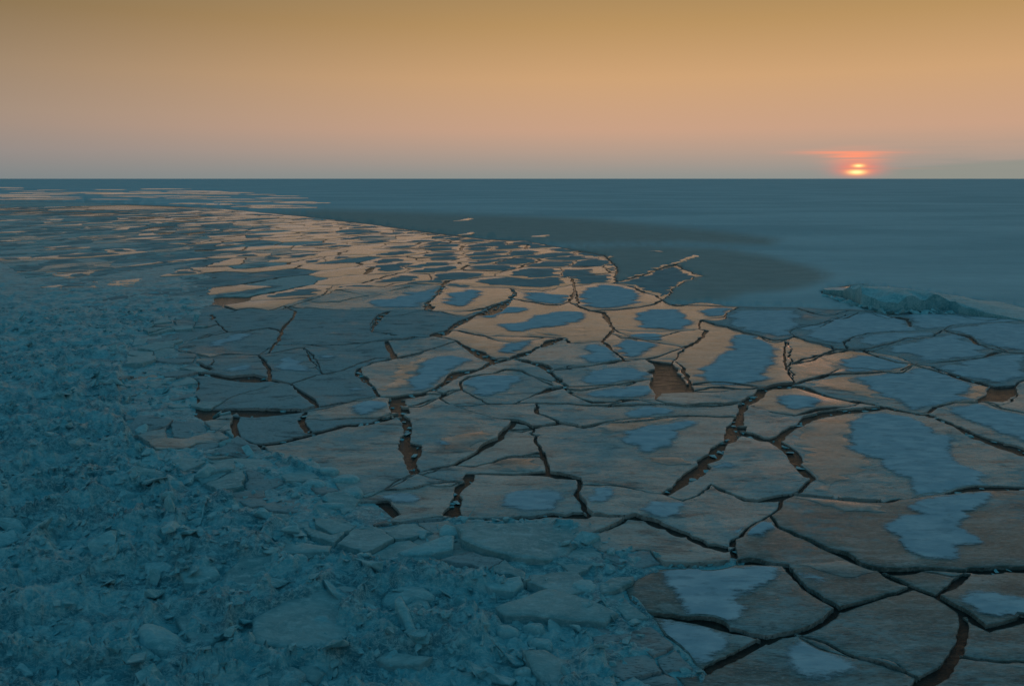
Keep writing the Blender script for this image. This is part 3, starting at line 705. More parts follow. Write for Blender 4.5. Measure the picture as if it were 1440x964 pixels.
vs = np.array([v[:] for v in vs])
def circum(a, b, c):
    ax, ay = a; bx, by = b; cx, cy = c
    d = 2 * (ax * (by - cy) + bx * (cy - ay) + cx * (ay - by))
    if abs(d) < 1e-9: return (a + b + c) / 3
    return np.array([((ax * ax + ay * ay) * (by - cy) + (bx * bx + by * by) * (cy - ay) + (cx * cx + cy * cy) * (ay - by)) / d,
                     ((ax * ax + ay * ay) * (cx - bx) + (bx * bx + by * by) * (ax - cx) + (cx * cx + cy * cy) * (bx - ax)) / d])
# cells stretched along dirv: triangulate isotropic, so circumcentres are taken in squeezed coordinates
def sq(p): return np.array([p @ per, (p @ dirv) * .6])
def unsq(q): return per * q[0] + dirv * (q[1] / .6)
cc = []
sqv = np.array([sq(p) for p in vs])
vs2, _, fs2, _, _, _ = delaunay_2d_cdt([Vector(p) for p in sqv], [], [], 0, 1e-4)
vs2 = np.array([v[:] for v in vs2])
edge_tri = {}
for ti, f in enumerate(fs2):
    cc.append(unsq(circum(*[vs2[k] for k in f])))
    for a, b in ((0, 1), (1, 2), (2, 0)): edge_tri.setdefault(tuple(sorted((f[a], f[b]))), []).append(ti)
vor = []
for k, t in edge_tri.items():
    if len(t) == 2 and random.random() > .06:
        a, b = cc[t[0]], cc[t[1]]
        if np.hypot(*(a - b)) < 30 and min(a[1], b[1]) > 40: vor.append((a, b))
plate_lines = []
for a, b in vor:
    pa, pb = topx([a, b])
    n = 12; ts = np.linspace(0, 1, n + 1); pts = pa + ts[:, None] * (pb - pa)
    ins = inside(pts, plate_region)
    if not ins.any(): continue
    k = np.where(ins)[0]; lo, hi = max(k[0] - 1, 0), min(k[-1] + 1, n)
    wd = random.choice((.08, .12, .16, .25, .5)) * (1.0 + .012 * abs(min(0, a[0] + .25 * a[1])))
    plate_lines.append((wd, [tuple(pts[lo]), tuple(pts[hi])], True))

# floes crushed into small pieces where they meet the wake
gf = []
fb = atn(FRAG)
for iy in range(220):
    for ix in range(140):
        q = np.array([-40 + ix * 1.75 + (.9 if iy % 2 else 0), 11 + iy * 1.05]) + rng.uniform(-.55, .55, 2)
        gf.append(q)
gf = np.array(gf); gm, gM = fb.min(0) - 3, fb.max(0) + 3
gf = gf[(gf > gm).all(1) & (gf < gM).all(1)]
gf = gf[(polydist(gf, fb) < 3) | inside(gf, fb)]
gf = gf[(gf[:, 1] < 32) | (rng.random(len(gf)) < .6)]
v3, _, f3, _, _, _ = delaunay_2d_cdt([Vector(p) for p in gf], [], [], 0, 1e-4)
v3 = np.array([p[:] for p in v3]); et = {}; c3 = []
for ti, f in enumerate(f3):
    c3.append(circum(*[v3[k] for k in f]))
    for a, c in ((0, 1), (1, 2), (2, 0)): et.setdefault(tuple(sorted((f[a], f[c]))), []).append(ti)
for k, tt in et.items():
    if len(tt) != 2 or random.random() < .12: continue
    a, c = c3[tt[0]], c3[tt[1]]
    if np.hypot(*(a - c)) > 4 or min(a[1], c[1]) < 8: continue
    pa, pb = topx([a, c]); n = 8; pts = pa + np.linspace(0, 1, n + 1)[:, None] * (pb - pa)
    ins = inside(pts, FRAG)
    if not ins.any(): continue
    kk = np.where(ins)[0]; lo, hi = max(kk[0] - 1, 0), min(kk[-1] + 1, n)
    plate_lines.append((random.choice((.05, .08, .12, .2)), [tuple(pts[lo]), tuple(pts[hi])], True))

# split all segments where they meet
A, B, idx = seg_arrays(lines + plate_lines)
N = len(A); W = np.array([(lines + plate_lines)[i][0] for i, k in idx]); R = np.array([(lines + plate_lines)[i][2] for i, k in idx])
splits = [[0.0, 1.0] for _ in range(N)]
for i in range(N):
    d = B[i] - A[i]; e = B[i + 1:] - A[i + 1:]; r = A[i + 1:] - A[i]
    den = d[0] * e[:, 1] - d[1] * e[:, 0]
    with np.errstate(all='ignore'):
        t = (r[:, 0] * e[:, 1] - r[:, 1] * e[:, 0]) / den; u = (r[:, 0] * d[1] - r[:, 1] * d[0]) / den
    hit = np.where((np.abs(den) > 1e-9) & (t > -1e-6) & (t < 1 + 1e-6) & (u > -1e-6) & (u < 1 + 1e-6))[0]
    for h in hit:
        splits[i].append(float(np.clip(t[h], 0, 1))); splits[i + 1 + h].append(float(np.clip(u[h], 0, 1)))
nodes, node_of = [], {}
def node_id(p):
    kx, ky = int(math.floor(p[0] / .6)), int(math.floor(p[1] / .2))
    for dx in (-1, 0, 1):
        for dy in (-1, 0, 1):
            for j in node_of.get((kx + dx, ky + dy), ()):
                if abs(nodes[j][0] - p[0]) < .6 and abs(nodes[j][1] - p[1]) < .2: return j
    nodes.append((float(p[0]), float(p[1]))); node_of.setdefault((kx, ky), []).append(len(nodes) - 1)
    return len(nodes) - 1
graph = {}
edge_info = {}
for i in range(N):
    ids = []
    for t in sorted(set(splits[i])):
        j = node_id(A[i] + t * (B[i] - A[i]))
        if not ids or ids[-1] != j: ids.append(j)
    for a, b in zip(ids, ids[1:]):
        if a == b: continue
        key = (min(a, b), max(a, b))
        graph.setdefault(a, set()).add(b); graph.setdefault(b, set()).add(a)
        edge_info[key] = (max(W[i], edge_info.get(key, (0, 0))[0]), bool(R[i]))
loose = [n for n in graph if len(graph[n]) == 1]                   # drop cracks that end nowhere
while loose:
    n = loose.pop()
    if len(graph.get(n, ())) != 1: continue
    m = graph[n].pop(); graph[m].discard(n); edge_info.pop((min(n, m), max(n, m)), None)
    if len(graph[m]) == 1: loose.append(m)
gnode = atn(nodes)
# roughen each crack once, so that both floes share its course
edge_pts = {}
for (a, b), (wd, rough) in edge_info.items():
    pa, pb = gnode[a], gnode[b]
    L = float(np.hypot(*(pb - pa))); dist = min(float(np.hypot(*((pa + pb) / 2))), 600.0)
    if not rough or L > 200: 
        n = 1 if not rough else 24
        ts = np.linspace(0, 1, n + 1); edge_pts[(a, b)] = pa + ts[:, None] * (pb - pa); continue
    step = max(.13, dist * .006)
    n = max(1, min(40, int(round(L / step))))
    ts = np.linspace(0, 1, n + 1); q = pa + ts[:, None] * (pb - pa)
    taper = np.sqrt(np.maximum(np.sin(np.pi * ts), 0))
    amp = min(.07 * L, .12 + .0028 * dist)
    f = .55 / max(.5, dist * .02)
    q[:, 0] += taper * amp * (fbm(q[:, 0] * f * 2, q[:, 1] * f * 2, 3, 4, .75)) * 2
    q[:, 1] += taper * amp * (fbm(q[:, 0] * f * 2 + 50, q[:, 1] * f * 2, 9, 4, .75)) * 2
    edge_pts[(a, b)] = q
order = {n: sorted(graph[n], key=lambda m: math.atan2(nodes[m][1] - nodes[n][1], nodes[m][0] - nodes[n][0])) for n in graph if graph[n]}
seen = set(); faces = []
for a in order:
    for b in order[a]:
        if (a, b) in seen: continue
        loop = []; u, v = a, b
        while (u, v) not in seen:
            seen.add((u, v)); loop.append((u, v))
            o = order[v]; u, v = v, o[(o.index(u) + 1) % len(o)]
        faces.append(loop)
def face_geo(loop):
    pts, wid = [], []
    for u, v in loop:
        k = (min(u, v), max(u, v)); q = edge_pts[k]
        if k != (u, v): q = q[::-1]
        for p in q[:-1]: pts.append(p); wid.append(edge_info[k][0])
    return np.array(pts), np.array(wid)
def inset(pts, half):
    """move a counter-clockwise outline inwards; half = distance for the edge that starts at each point"""
    prv, nxt = np.roll(pts, 1, 0), np.roll(pts, -1, 0)
    d1 = pts - prv; d2 = nxt - pts
    l1 = np.maximum(np.hypot(*d1.T), 1e-9); l2 = np.maximum(np.hypot(*d2.T), 1e-9)
    n1 = np.stack([-d1[:, 1], d1[:, 0]], 1) / l1[:, None]; n2 = np.stack([-d2[:, 1], d2[:, 0]], 1) / l2[:, None]
    h1 = np.roll(half, 1); h2 = half
    nn = n1 * h1[:, None] + n2 * h2[:, None]
    cs = 1 + (n1 * n2).sum(1)
    k = 1 / np.clip(cs, .5, 2)
    return pts + nn * k[:, None]
def smooth_outline(p, it=1):
    for _ in range(it): p = .5 * p + .25 * (np.roll(p, 1, 0) + np.roll(p, -1, 0))
    return p

floes = []
sheet_face = None
for loop in faces:
    pts, wid = face_geo(loop)
    if len(pts) < 4: continue
    pxs = topx(pts)
    ar = area(pts)
    if ar <= 0: continue
    if inside([SHEET_SEED], pxs)[0] and ar > 1e5: sheet_face = (pts, wid, pxs); continue
    if any(inside([s], pxs)[0] for s in WATER_SEEDS): continue
    dist = float(np.hypot(*pts.mean(0)))
    vary = .35 + 1.3 * vnoise(pts[:, 0] * .45, pts[:, 1] * .45, 17) ** 1.3
    p2 = inset(pts, wid * .5 * vary)
    a2 = area(p2)
    if a2 < .12 * ar or a2 < .02 or ar > 1e5: continue
    c = p2.mean(0); pc = topx([c])[0]
    plate = bool(inside([pc], plate_region)[0])
    floes.append(dict(poly=p2, raw=pts, area=a2, c=c, pc=pc, plate=plate, px=topx(p2), dist=dist, pxarea=abs(area(topx(p2))),
                      frag=bool(inside([pc], FRAG)[0]) and a2 < 7.0, ridge=bool(inside([RIDGE_SEED], pxs)[0])))

# ------------------------------------------------------------------ meshes for floes and their snow patches
def tri_in(poly, extra_pts, other=None):
    """constrained triangulation of a closed outline with interior points; returns verts, tris"""
    n = len(poly); vv = [Vector(p) for p in poly]; ee = [(i, (i + 1) % n) for i in range(n)]
    if other is not None:
        m = len(other); vv += [Vector(p) for p in other]; ee += [(n + i, n + (i + 1) % m) for i in range(m)]
    vv += [Vector(p) for p in extra_pts]
    v, e, f, _, _, _ = delaunay_2d_cdt(vv, ee, [], 0, 1e-4)
    v = np.array([p[:] for p in v])
    if not f: return v, []
    cen = np.array([v[list(t)].mean(0) for t in f])
    ok = inside(cen, poly)
    if other is not None: ok &= inside(cen, other)
    return v, [t for t, k in zip(f, ok) if k]
def boundary_of(tris):
    cnt = {}
    for t in tris:
        for a, b in zip(t, t[1:] + t[:1] if isinstance(t, list) else tuple(t[1:]) + (t[0],)):
            cnt[(a, b)] = 1
    return [(a, b) for (a, b) in cnt if (b, a) not in cnt]
def slab_mesh(name, poly, ztop, zbot, mats, edge_drop=.02, spacing=1.0, ring=.10, mi=0):
    mn, mx = poly.min(0), poly.max(0)
    gx, gy = np.meshgrid(np.arange(mn[0], mx[0], spacing), np.arange(mn[1], mx[1], spacing))
    gp = np.stack([gx.ravel(), gy.ravel()], 1) + rng.uniform(-.25, .25, (gx.size, 2)) * spacing
    if len(gp): gp = gp[inside(gp, poly)]
    if len(gp) > 220: gp = gp[rng.choice(len(gp), 220, False)]
    if len(gp): gp = gp[polydist(gp, poly) > ring * 1.6]
    rp = inset(poly, np.full(len(poly), ring)); rp = rp[inside(rp, poly)]
    if len(rp): rp = rp[polydist(rp, poly) > ring * .6]
    v, t = tri_in(poly, np.vstack([rp, gp]) if len(gp) else rp)
    if not t: return None
    t = [tuple(x) for x in t]
    used = sorted({i for x in t for i in x}); rm = {k: i for i, k in enumerate(used)}
    v = v[used]; t = [tuple(rm[i] for i in x) for x in t]
    bd = boundary_of(t); bset = {a for a, b in bd} | {b for a, b in bd}
    z = ztop(v[:, 0], v[:, 1])
    isb = np.array([i in bset for i in range(len(v))])
    z = z - isb * edge_drop
    verts = [(x, y, zz) for (x, y), zz in zip(v, z)]
    low = {}
    for i in sorted(bset):
        low[i] = len(verts); verts.append((v[i, 0], v[i, 1], zbot))
    fc = list(t) + [(b, a, low[a], low[b]) for a, b in bd]
    sm = [True] * len(t) + [False] * len(bd)
    return verts, fc, sm
def patch_mesh(poly, clip, zfun, h, spacing, feather=None):
    if feather is None: feather = h * 2.2
    mn, mx = poly.min(0), poly.max(0)
    gx, gy = np.meshgrid(np.arange(mn[0], mx[0], spacing), np.arange(mn[1], mx[1], spacing))
    gp = np.stack([gx.ravel(), gy.ravel()], 1) + rng.uniform(-.25, .25, (gx.size, 2)) * spacing
    gp = gp[inside(gp, poly)] if len(gp) else gp
    if len(gp) > 200: gp = gp[rng.choice(len(gp), 200, False)]
    rp = inset(poly, np.full(len(poly), feather)); rp = rp[inside(rp, poly)]
    if len(rp): rp = rp[polydist(rp, poly) > feather * .7]
    if len(gp): gp = gp[polydist(gp, poly) > feather * 1.1]
    ex = np.vstack([rp, gp]) if len(gp) else rp
    v, t = tri_in(poly, ex, clip)
    if len(t) < 2: return None
    t = [tuple(x) for x in t]
    used = sorted({i for x in t for i in x}); rm = {k: i for i, k in enumerate(used)}
    v = v[used]; t = [tuple(rm[i] for i in x) for x in t]
    bd = boundary_of(t); bset = {a for a, b in bd} | {b for a, b in bd}
    z = zfun(v[:, 0], v[:, 1])
    isb = np.array([i in bset for i in range(len(v))])
    depth_ = np.clip(polydist(v, poly) / feather, 0, 1)
    lift = h * (1 + .8 * fbm(v[:, 0] * .8, v[:, 1] * .8, 41, 3))
    z = z + np.where(isb, .006, np.maximum(lift, .35 * h))
    return [(x, y, zz) for (x, y), zz in zip(v, z)], t, depth_
def densify(poly, step):
    out = []
    for a, b in zip(poly, np.roll(poly, -1, 0)):
        n = max(1, int(math.hypot(*(b - a)) / step)); 
        for k in range(n): out.append(a + (b - a) * k / n)
    return np.array(out)
def ragged(poly, dist, seed, k=1.0):
    if area(poly) < 0: poly = poly[::-1]
    """uneven, wind-combed snow edge"""
    s = max(.14, dist * .006)
    q = densify(poly, s); q = smooth_outline(q, 3)
    f = 1.0 / (s * 5)
    amp = s * 1.1 * k
    q2 = q.copy()
    q2[:, 0] += amp * 3.4 * fbm(q[:, 0] * f * .5, q[:, 1] * f * 3.0, seed, 4, .65)
    q2[:, 1] += amp * 1.1 * fbm(q[:, 0] * f, q[:, 1] * f, seed + 7, 4, .65)
    return q2

def surface(fl):
    """height of the floe's upper side: freeboard, slight tilt, soft undulation"""
    c = fl['c']; r = math.sqrt(fl['area'])
    base = fl['h']; tx, ty = fl['tilt']
    sd = fl['seed']
    def z(x, y):
        zz = base + tx * (x - c[0]) + ty * (y - c[1]) + .03 * fbm(x * .35, y * .35, sd, 3)
        if fl['ridge']:
            g = atn([(1250, 431), (1205, 424), (1320, 434)])
            for (gx, gy), hh, rx, ry in zip(g, (.85, .5, .5), (5.0, 4.0, 6.0), (5.0, 6.0, 4.0)):
                e = ((x - gx) / rx) ** 2 + ((y - gy) / ry) ** 2
                zz = zz + hh * np.exp(-e) * (1 + .45 * fbm(x * 1.1, y * .6, 77, 4, .6))
        return np.maximum(zz, .03)
    return z

# ------------------------------------------------------------------ the setting: water and the unbroken ice sheet
wp = np.array([(-30000, -200), (30000, -200), (30000, 20000), (-30000, 20000)], float)
water = add('sea_water', mesh_from('sea_water', [(x, y, 0) for x, y in wp], [(0, 1, 2, 3)], M_WATER), kind='structure')

pts, wid, pxs = sheet_face
sp = inset(pts, wid * .5)
spx = topx(sp)
gx = []
for y in np.concatenate([np.linspace(FAR_Y + .2, 262, 14), np.linspace(262.5, 460, 110)]):
    for x in np.arange(-480, 1700, 22 if y < 300 else 14): gx.append((x + random.uniform(-5, 5), y + random.uniform(-.3, .3)))
for y in np.linspace(440, 1120, 34):
    for x in np.arange(1775, 2190, 50): gx.append((x, y))
gx = np.array(gx); gx = gx[inside(gx, spx)]
near_edge = polydist(gx, spx) > 1.0
gx = gx[near_edge]
v, t = tri_in(spx, gx)
gv = atn(np.minimum(np.maximum(v, [-1e9, FAR_Y]), [1e9, 1e9]))
bd = boundary_of([tuple(x) for x in t]); bset = {a for a, b in bd} | {b for a, b in bd}
zz = .17 + .05 * fbm(gv[:, 0] * .06, gv[:, 1] * .06, 5, 4) + .10 * np.maximum(0, fbm(gv[:, 0] * .02, gv[:, 1] * .05, 15, 4)) * (gv[:, 1] > 140)
TONGUE = [[(380, 297), (470, 296), (560, 299), (700, 304), (830, 310), (930, 318), (1020, 327), (1090, 338), (1085, 346), (1010, 344), (960, 341), (860, 344), (760, 344), (640, 334), (500, 318), (420, 306)],
          [(790, 350), (900, 347), (1010, 351), (1080, 362), (1135, 376), (1166, 388), (1150, 400), (1105, 411), (1050, 414), (1020, 424), (930, 428), (860, 400), (780, 400)]]
bare = np.zeros(len(v))
for poly in TONGUE:
    d = polydist(v * [1, 3.0], np.array(poly) * [1, 3.0]); s = np.where(inside(v, poly), d, -d)
    bare = np.maximum(bare, np.clip(.55 + s / 46.0, 0, 1))
bare = np.maximum(bare, np.clip(.5 - np.abs(v[:, 1] - 347) / 14, 0, .34) * ((v[:, 0] > 700) & (v[:, 0] < 1060)))
# distant left of the wake: greyer, scoured
verts = [(x, y, z - (.05 if i in bset else 0)) for i, ((x, y), z) in enumerate(zip(gv, zz))]
low = {}
for i in sorted(bset): low[i] = len(verts); verts.append((gv[i, 0], gv[i, 1], -.3))
flip = [tuple(x)[::-1] for x in t]
bdf = [(a, b, low[b], low[a]) for a, b in bd]
sheet_me = mesh_from('ice_sheet', verts, flip + bdf, M_SHEET, [True] * len(flip) + [False] * len(bdf))
att = sheet_me.attributes.new('bare', 'FLOAT', 'POINT')
full = np.zeros(len(verts), np.float32); full[:len(v)] = bare; att.data.foreach_set('value', full)
ice_sheet = add('ice_sheet', sheet_me, kind='structure')

# meltwater ribbons and pools lying on the unbroken sheet
def sheet_z(x, y): return .17 + .05 * fbm(x * .06, y * .06, 5, 4) + .10 * np.maximum(0, fbm(x * .02, y * .05, 15, 4)) * (y > 140)
RIBBONS = [([(990, 389), (973, 390.5), (953, 399), (940, 410), (931, 421)], [1, 5, 9, 11, 5]), ([(979, 361), (967, 366), (950, 373), (933, 377), (907, 387), (884, 394)], [6, 7, 4, 5, 5, 9]),
           ([(950, 373), (962, 380), (977, 386), (990, 389)], [3, 3, 4, 2]), ([(800, 358), (780, 361), (765, 367)], [2, 9, 4]), ([(640, 312), (655, 310), (668, 308)], [2, 6, 2]),
           ([(745, 335), (760, 334), (775, 332)], [2, 8, 2]), ([(640, 333), (660, 331), (668, 328)], [3, 7, 2]), ([(910, 355.6), (925, 355.8), (948, 357)], [2, 8, 2]), ([(835, 368), (850, 364), (870, 362)], [2, 6, 1])]
rr = random.Random(3)
for _ in range(75):
    x = rr.uniform(-40, 430) ; y = 264 + 20 * rr.random() + max(0, x - 200) * .055
    L = rr.uniform(10, 48); RIBBONS.append(([(x - L, y + rr.uniform(-.4, .4)), (x - L * .3, y), (x + L * .3, y + rr.uniform(-.3, .3)), (x + L, y)], [2, L * .5, L * .4, 2]))
for ln, ws in RIBBONS:
    q = np.array(ln, float); up, dn = [], []
    for (x, y), w_ in zip(q, ws):
        k_ = .17 if y > 345 or len(q) != 4 else .05
        up.append((x - w_ * .5, y - .25 - w_ * k_ * .5)); dn.append((x + w_ * .5, y + .25 + w_ * k_ * .5))
    pg = atn(up + dn[::-1])
    if area(pg) < 0: pg = pg[::-1]
    dcen = float(np.hypot(*pg.mean(0)))
    m = patch_mesh(ragged(pg, dcen, 5, .5), densify(sp[polydist(sp, pg) < 1e9], 1e9), sheet_z, .06, max(2.0, dcen * .05))
    if m: add('meltwater_ribbon', mesh_from('meltwater_ribbon', m[0], m[1], M_FLOOD, True), (0, 0, 0), ice_sheet)

# ------------------------------------------------------------------ floes
snow_world = [(np.array(s, float), ragged(atn(s), float(np.hypot(*atn(s).mean(0))), 100 + i)) for i, s in enumerate(SNOW)]
flood_world = [ragged(atn(s), float(np.hypot(*atn(s).mean(0))), 700 + i, 1.3) for i, s in enumerate(FLOODED)]
HAND_LABELS = {
    (1260, 640): 'largest wet grey floe carrying a huge rounded blue snow patch',
    (1290, 730): 'wide dark floe with a ragged pale snow patch below the brown lead',
    (860, 415): 'oval floe wholly covered by bright blue snow with pale wet rim',
    (1035, 515): 'big floe with broad blue snow field flanked by pale flooded strips',
    (870, 640): 'broad wet beige floe with small blue snow patch and diagonal lead on its right',
    (620, 510): 'elongated beige floe with a long blue snow streak down its middle',
    (870, 530): 'narrow oval floe with blue snow centre, upper of a pair',
    (870, 553): 'narrow oval floe with blue snow centre, lower of a pair',
    (1280, 545): 'snow-covered floe with pink wet left corner below the forked crack',
    (660, 610): 'beige floe with a small dark snow fleck beside the dark upright lead',
    (735, 710): 'beige floe bearing a blue snow rectangle above the long brown lead',
    (1010, 860): 'dark floe topped with crusted snow beside the churned slush',
    (1000, 915): 'pointed snow-topped floe jutting into the dark slush',
    (1230, 880): 'largest dark olive floe with bare scratched surface',
    (1190, 815): 'dark kite-shaped floe wedged between thin black cracks',
    (1310, 815): 'small triangular dark floe wedged between black cracks',
    (1060, 700): 'rippled blue-grey floe below the thick diagonal lead',
    (1080, 760): 'pale block-like floe with a cut left side above a black crack',
    (690, 420): 'rounded floe with dark snow heart and beige border above the black crack',
    (560, 425): 'long floe with grey-blue snow and beige left border above the black crack',
    (1060, 650): 'beige floe hemmed by two thick brown leads meeting at its top',
}
used_labels = set()
def shape_word(fl):
    q = fl['poly'] - fl['poly'].mean(0)
    ev, vec = np.linalg.eigh(np.cov(q.T)); r = math.sqrt(ev[1] / max(ev[0], 1e-9))
    if r > 2.6: return 'strip-like'
    fill = fl['area'] / max(1e-6, math.pi * math.sqrt(ev[0] * ev[1]) * 2)
    if r > 1.7: return 'elongated'
    return 'wedge-shaped' if fill < .82 else 'blocky' if fill < .95 else 'rounded'
def size_word(a): return 'large' if a > 28 else 'mid-sized' if a > 9 else 'small' if a > 2.5 else 'sliver-thin'
traced = [f for f in floes if not f['plate']]
plates = sorted([f for f in floes if f['plate']], key=lambda f: -f['pxarea'])
n_ind = max(0, 296 - len(traced))
counts = {}
def setup(fl, i):
    fl['seed'] = 200 + i
    fl['h'] = random.uniform(.06, .12) if not fl['plate'] else random.uniform(.06, .09)
    k = .010 if not fl['plate'] else .006
    fl['tilt'] = (random.gauss(0, k), random.gauss(0, k))
    if fl['frag']:
        deep = float(polydist([fl['pc']], SHORE, False)[0]) < 38
        fl['h'] = random.uniform(.13, .28) if deep else random.uniform(.09, .18)
        fl['tilt'] = (random.gauss(0, .05), random.gauss(0, .06))
    fl['z'] = surface(fl)
    # keep the tilt from dipping any edge under the water
    lowest = float(fl['z'](fl['poly'][:, 0], fl['poly'][:, 1]).min())
    if lowest < .035 and not fl['frag']: fl['tilt'] = (0, 0); fl['z'] = surface(fl)
def auto_patch(fl):
    """flooded rim, grey drained middle"""
    x = fl['pc'][0]
    want = min(1.0, max(0.0, (x - 430) / 330))
    if fl['pc'][0] < 200: want = .25
    if random.random() > .50 + .5 * want: return None
    r = math.sqrt(fl['area'])
    c = fl['c'] + np.array([random.uniform(-.12, .12), random.uniform(-.12, .12)]) * r
    s = random.uniform(.34, .55) + .34 * want
    q = c + (fl['poly'] - c) * s
    return ragged(q, fl['dist'], fl['seed'], .8)
for i, fl in enumerate(traced + plates): setup(fl, i)
def floe_parts(fl):
    """snow patches that lie on this floe: list of (verts, tris, material)"""
    res = []
    if fl['ridge']: return res
    clip = inset(fl['poly'], np.full(len(fl['poly']), min(.07, .03 * math.sqrt(fl['area']))))
    if fl['plate']:
        q = auto_patch(fl)
        if q is not None:
            m = patch_mesh(q, clip, fl['z'], .03, max(.8, fl['dist'] * .03))
            if m: res.append((m, M_GREY))
        return res
    if inside([fl['pc']], [(838, 352), (1040, 352), (1040, 395), (985, 400), (940, 424), (905, 415), (880, 404), (838, 402)])[0]:
        m = patch_mesh(ragged(fl['c'] + (fl['poly'] - fl['c']) * .86, fl['dist'], fl['seed'], .5), clip, fl['z'], .03, 2.0)
        if m: res.append((m, M_GREY))
    for spx_, sg in snow_world:
        a, b = sg.min(0), sg.max(0); c, d = fl['poly'].min(0), fl['poly'].max(0)
        if (a > d).any() or (b < c).any(): continue
        if inside(sg, fl['poly']).sum() < 3 and not inside([sg.mean(0)], fl['poly'])[0]: continue
        fw = max(.38, fl['dist'] * .015)
        m = patch_mesh(inset(sg, np.full(len(sg), -.45 * fw)), clip, fl['z'], .04, max(.35, fl['dist'] * .014), fw)
        if m is None: continue
        res.append((m, M_SNOW))
    for sg in flood_world:
        a, b = sg.min(0), sg.max(0); c, d = fl['poly'].min(0), fl['poly'].max(0)
        if (a > d).any() or (b < c).any(): continue
        if inside(sg, fl['poly']).sum() < 5 and not inside([sg.mean(0)], fl['poly'])[0]: continue
        m = patch_mesh(sg, clip, fl['z'], .010, max(.5, fl['dist'] * .02))
        if m: res.append((m, M_FLOOD))
    return res
stuffv, stufff, stuffm, stuffs = [], [], [], []
for i, fl in enumerate(traced + plates):
    frost = any(inside([fl['pc']], z)[0] for z in FROST_ZONES)
    mat = M_BLOCK if fl['ridge'] else M_FROST if frost else M_CLEAR if (fl['pc'][1] > 735 and fl['pc'][0] > 900) else M_FLOOD if fl['plate'] or inside([fl['pc']], [(600, 395), (1240, 395), (1240, 600), (720, 500), (600, 450)])[0] else M_WET
    if fl['plate'] and random.random() < min(.85, max(.06, (470 - fl['pc'][0]) / 330)):
        if random.random() < .3 and fl['pc'][0] < 280: continue
        mat = random.choice((M_SLAB, M_FROST, M_FROST, M_WET))
    if fl['frag']:
        if random.random() < .22: continue
        mat = random.choice((M_SLAB, M_SLAB, M_SLAB, M_FROST)) if float(polydist([fl['pc']], SHORE, False)[0]) < 40 else random.choice((M_SLAB, M_FROST, M_FROST, M_WET))
    sm = slab_mesh('floe', fl['poly'], fl['z'], -.25, mat, min(.010, .1 * math.sqrt(fl['area'])),
                   spacing=max(.6 if not fl['ridge'] else .45, fl['dist'] * .022), ring=min(.05, .06 * math.sqrt(fl['area'])))
    if sm is None: continue
    verts, fc, smo = sm
    parts = floe_parts(fl)
    if i < len(traced) + n_ind:
        c = fl['c']
        me = mesh_from('ice_floe', [(x - c[0], y - c[1], z) for x, y, z in verts], fc, mat, smo)
        label = None
        if fl['ridge']: label, group = 'upthrust blue ice slab with crumbled front on the smooth ice sheet', None
        elif fl['plate']:
            skin = {M_SLAB: 'blue-green', M_FROST: 'frosted', M_WET: 'wet grey', M_FLOOD: 'mirror-like'}[mat]
            snow = 'with a dark snow island' if parts else 'without snow'
            x = fl['pc'][0]
            where = 'beside the wake' if x < 250 else 'beside smooth grey ice' if x > 620 else 'in the glowing far belt'
            label = '%s %s %s ice plate %s %s' % (size_word(fl['area']), shape_word(fl), skin, snow, where)
            group = 'mid-distance plates of broken ice'
        else:
            for s, l in HAND_LABELS.items():
                if inside([s], fl['px'])[0] and not fl['frag'] and l not in used_labels: label = l; used_labels.add(l); break
            group = 'cracked ice floes'
            if label is None and fl['frag']:
                label = '%s %s %s floe fragment crushed at the edge of the wake' % (size_word(fl['area']), shape_word(fl), 'blue-green' if mat is M_SLAB else 'frosted grey' if mat is M_FROST else 'wet grey')
                group = 'crushed floe fragments along the wake'
            if label is None:
                ns = sum(pm is M_SNOW for _, pm in parts); nf = sum(pm is M_FLOOD for _, pm in parts)
                skin = 'frosted' if mat is M_FROST else 'dark clear' if mat is M_CLEAR else 'flooded' if mat is M_FLOOD else 'wet grey'
                snow = 'without snow' if ns == 0 else 'with blue snow patch' if ns == 1 else 'with several blue snow patches'
                if nf: snow += ' and shiny pool'
                x, y = fl['pc']
                where = 'bordering the brash ice' if x < 330 + max(0, (y - 600)) * 1.3 and y > 420 else 'beside the upthrust slab' if (x > 1100 and y < 500) else 'among the wide brown leads' if (x > 700 and y < 620) else 'between thin black cracks' if y > 720 else 'amid the cracked field'
                label = '%s %s %s floe %s %s' % (size_word(fl['area']), shape_word(fl), skin, snow, where)
                if len(label.split()) > 16: label = '%s %s floe %s %s' % (shape_word(fl), skin, snow, where)
        o = add('ice_floe' if not fl['ridge'] else 'ice_ridge', me, (c[0], c[1], 0), None, label, 'ice floe' if not fl['ridge'] else 'ice ridge', group)
        for (pv, pt, pd), pm in parts:
            nm = 'flooded_patch' if pm is M_FLOOD else 'snow_patch'
            pme = mesh_from(nm, [(x - c[0], y - c[1], z) for x, y, z in pv], pt, pm, True)
            if pm is M_SNOW: pme.attributes.new('cover', 'FLOAT', 'POINT').data.foreach_set('value', np.asarray(pd, np.float32))
            add(nm, pme, (0, 0, 0), o)
    else:
        b = len(stuffv); stuffv += verts; stufff += [tuple(k + b for k in f) for f in fc]; stuffm += [(M_FLOOD, M_GREY, M_SLAB, M_FROST, M_WET).index(mat)] * len(fc); stuffs += smo
        for (pv, pt, pd), pm in parts:
            b = len(stuffv); stuffv += pv; stufff += [tuple(k + b for k in f) for f in pt]; stuffm += [1] * len(pt); stuffs += [True] * len(pt)
if stuffv:
    add('distant_ice_floes', mesh_from('distant_ice_floes', stuffv, stufff, [M_FLOOD, M_GREY, M_SLAB, M_FROST, M_WET], stuffs, stuffm),
        label='far belt of small wet ice plates under the horizon', cat='ice floes', kind='stuff')

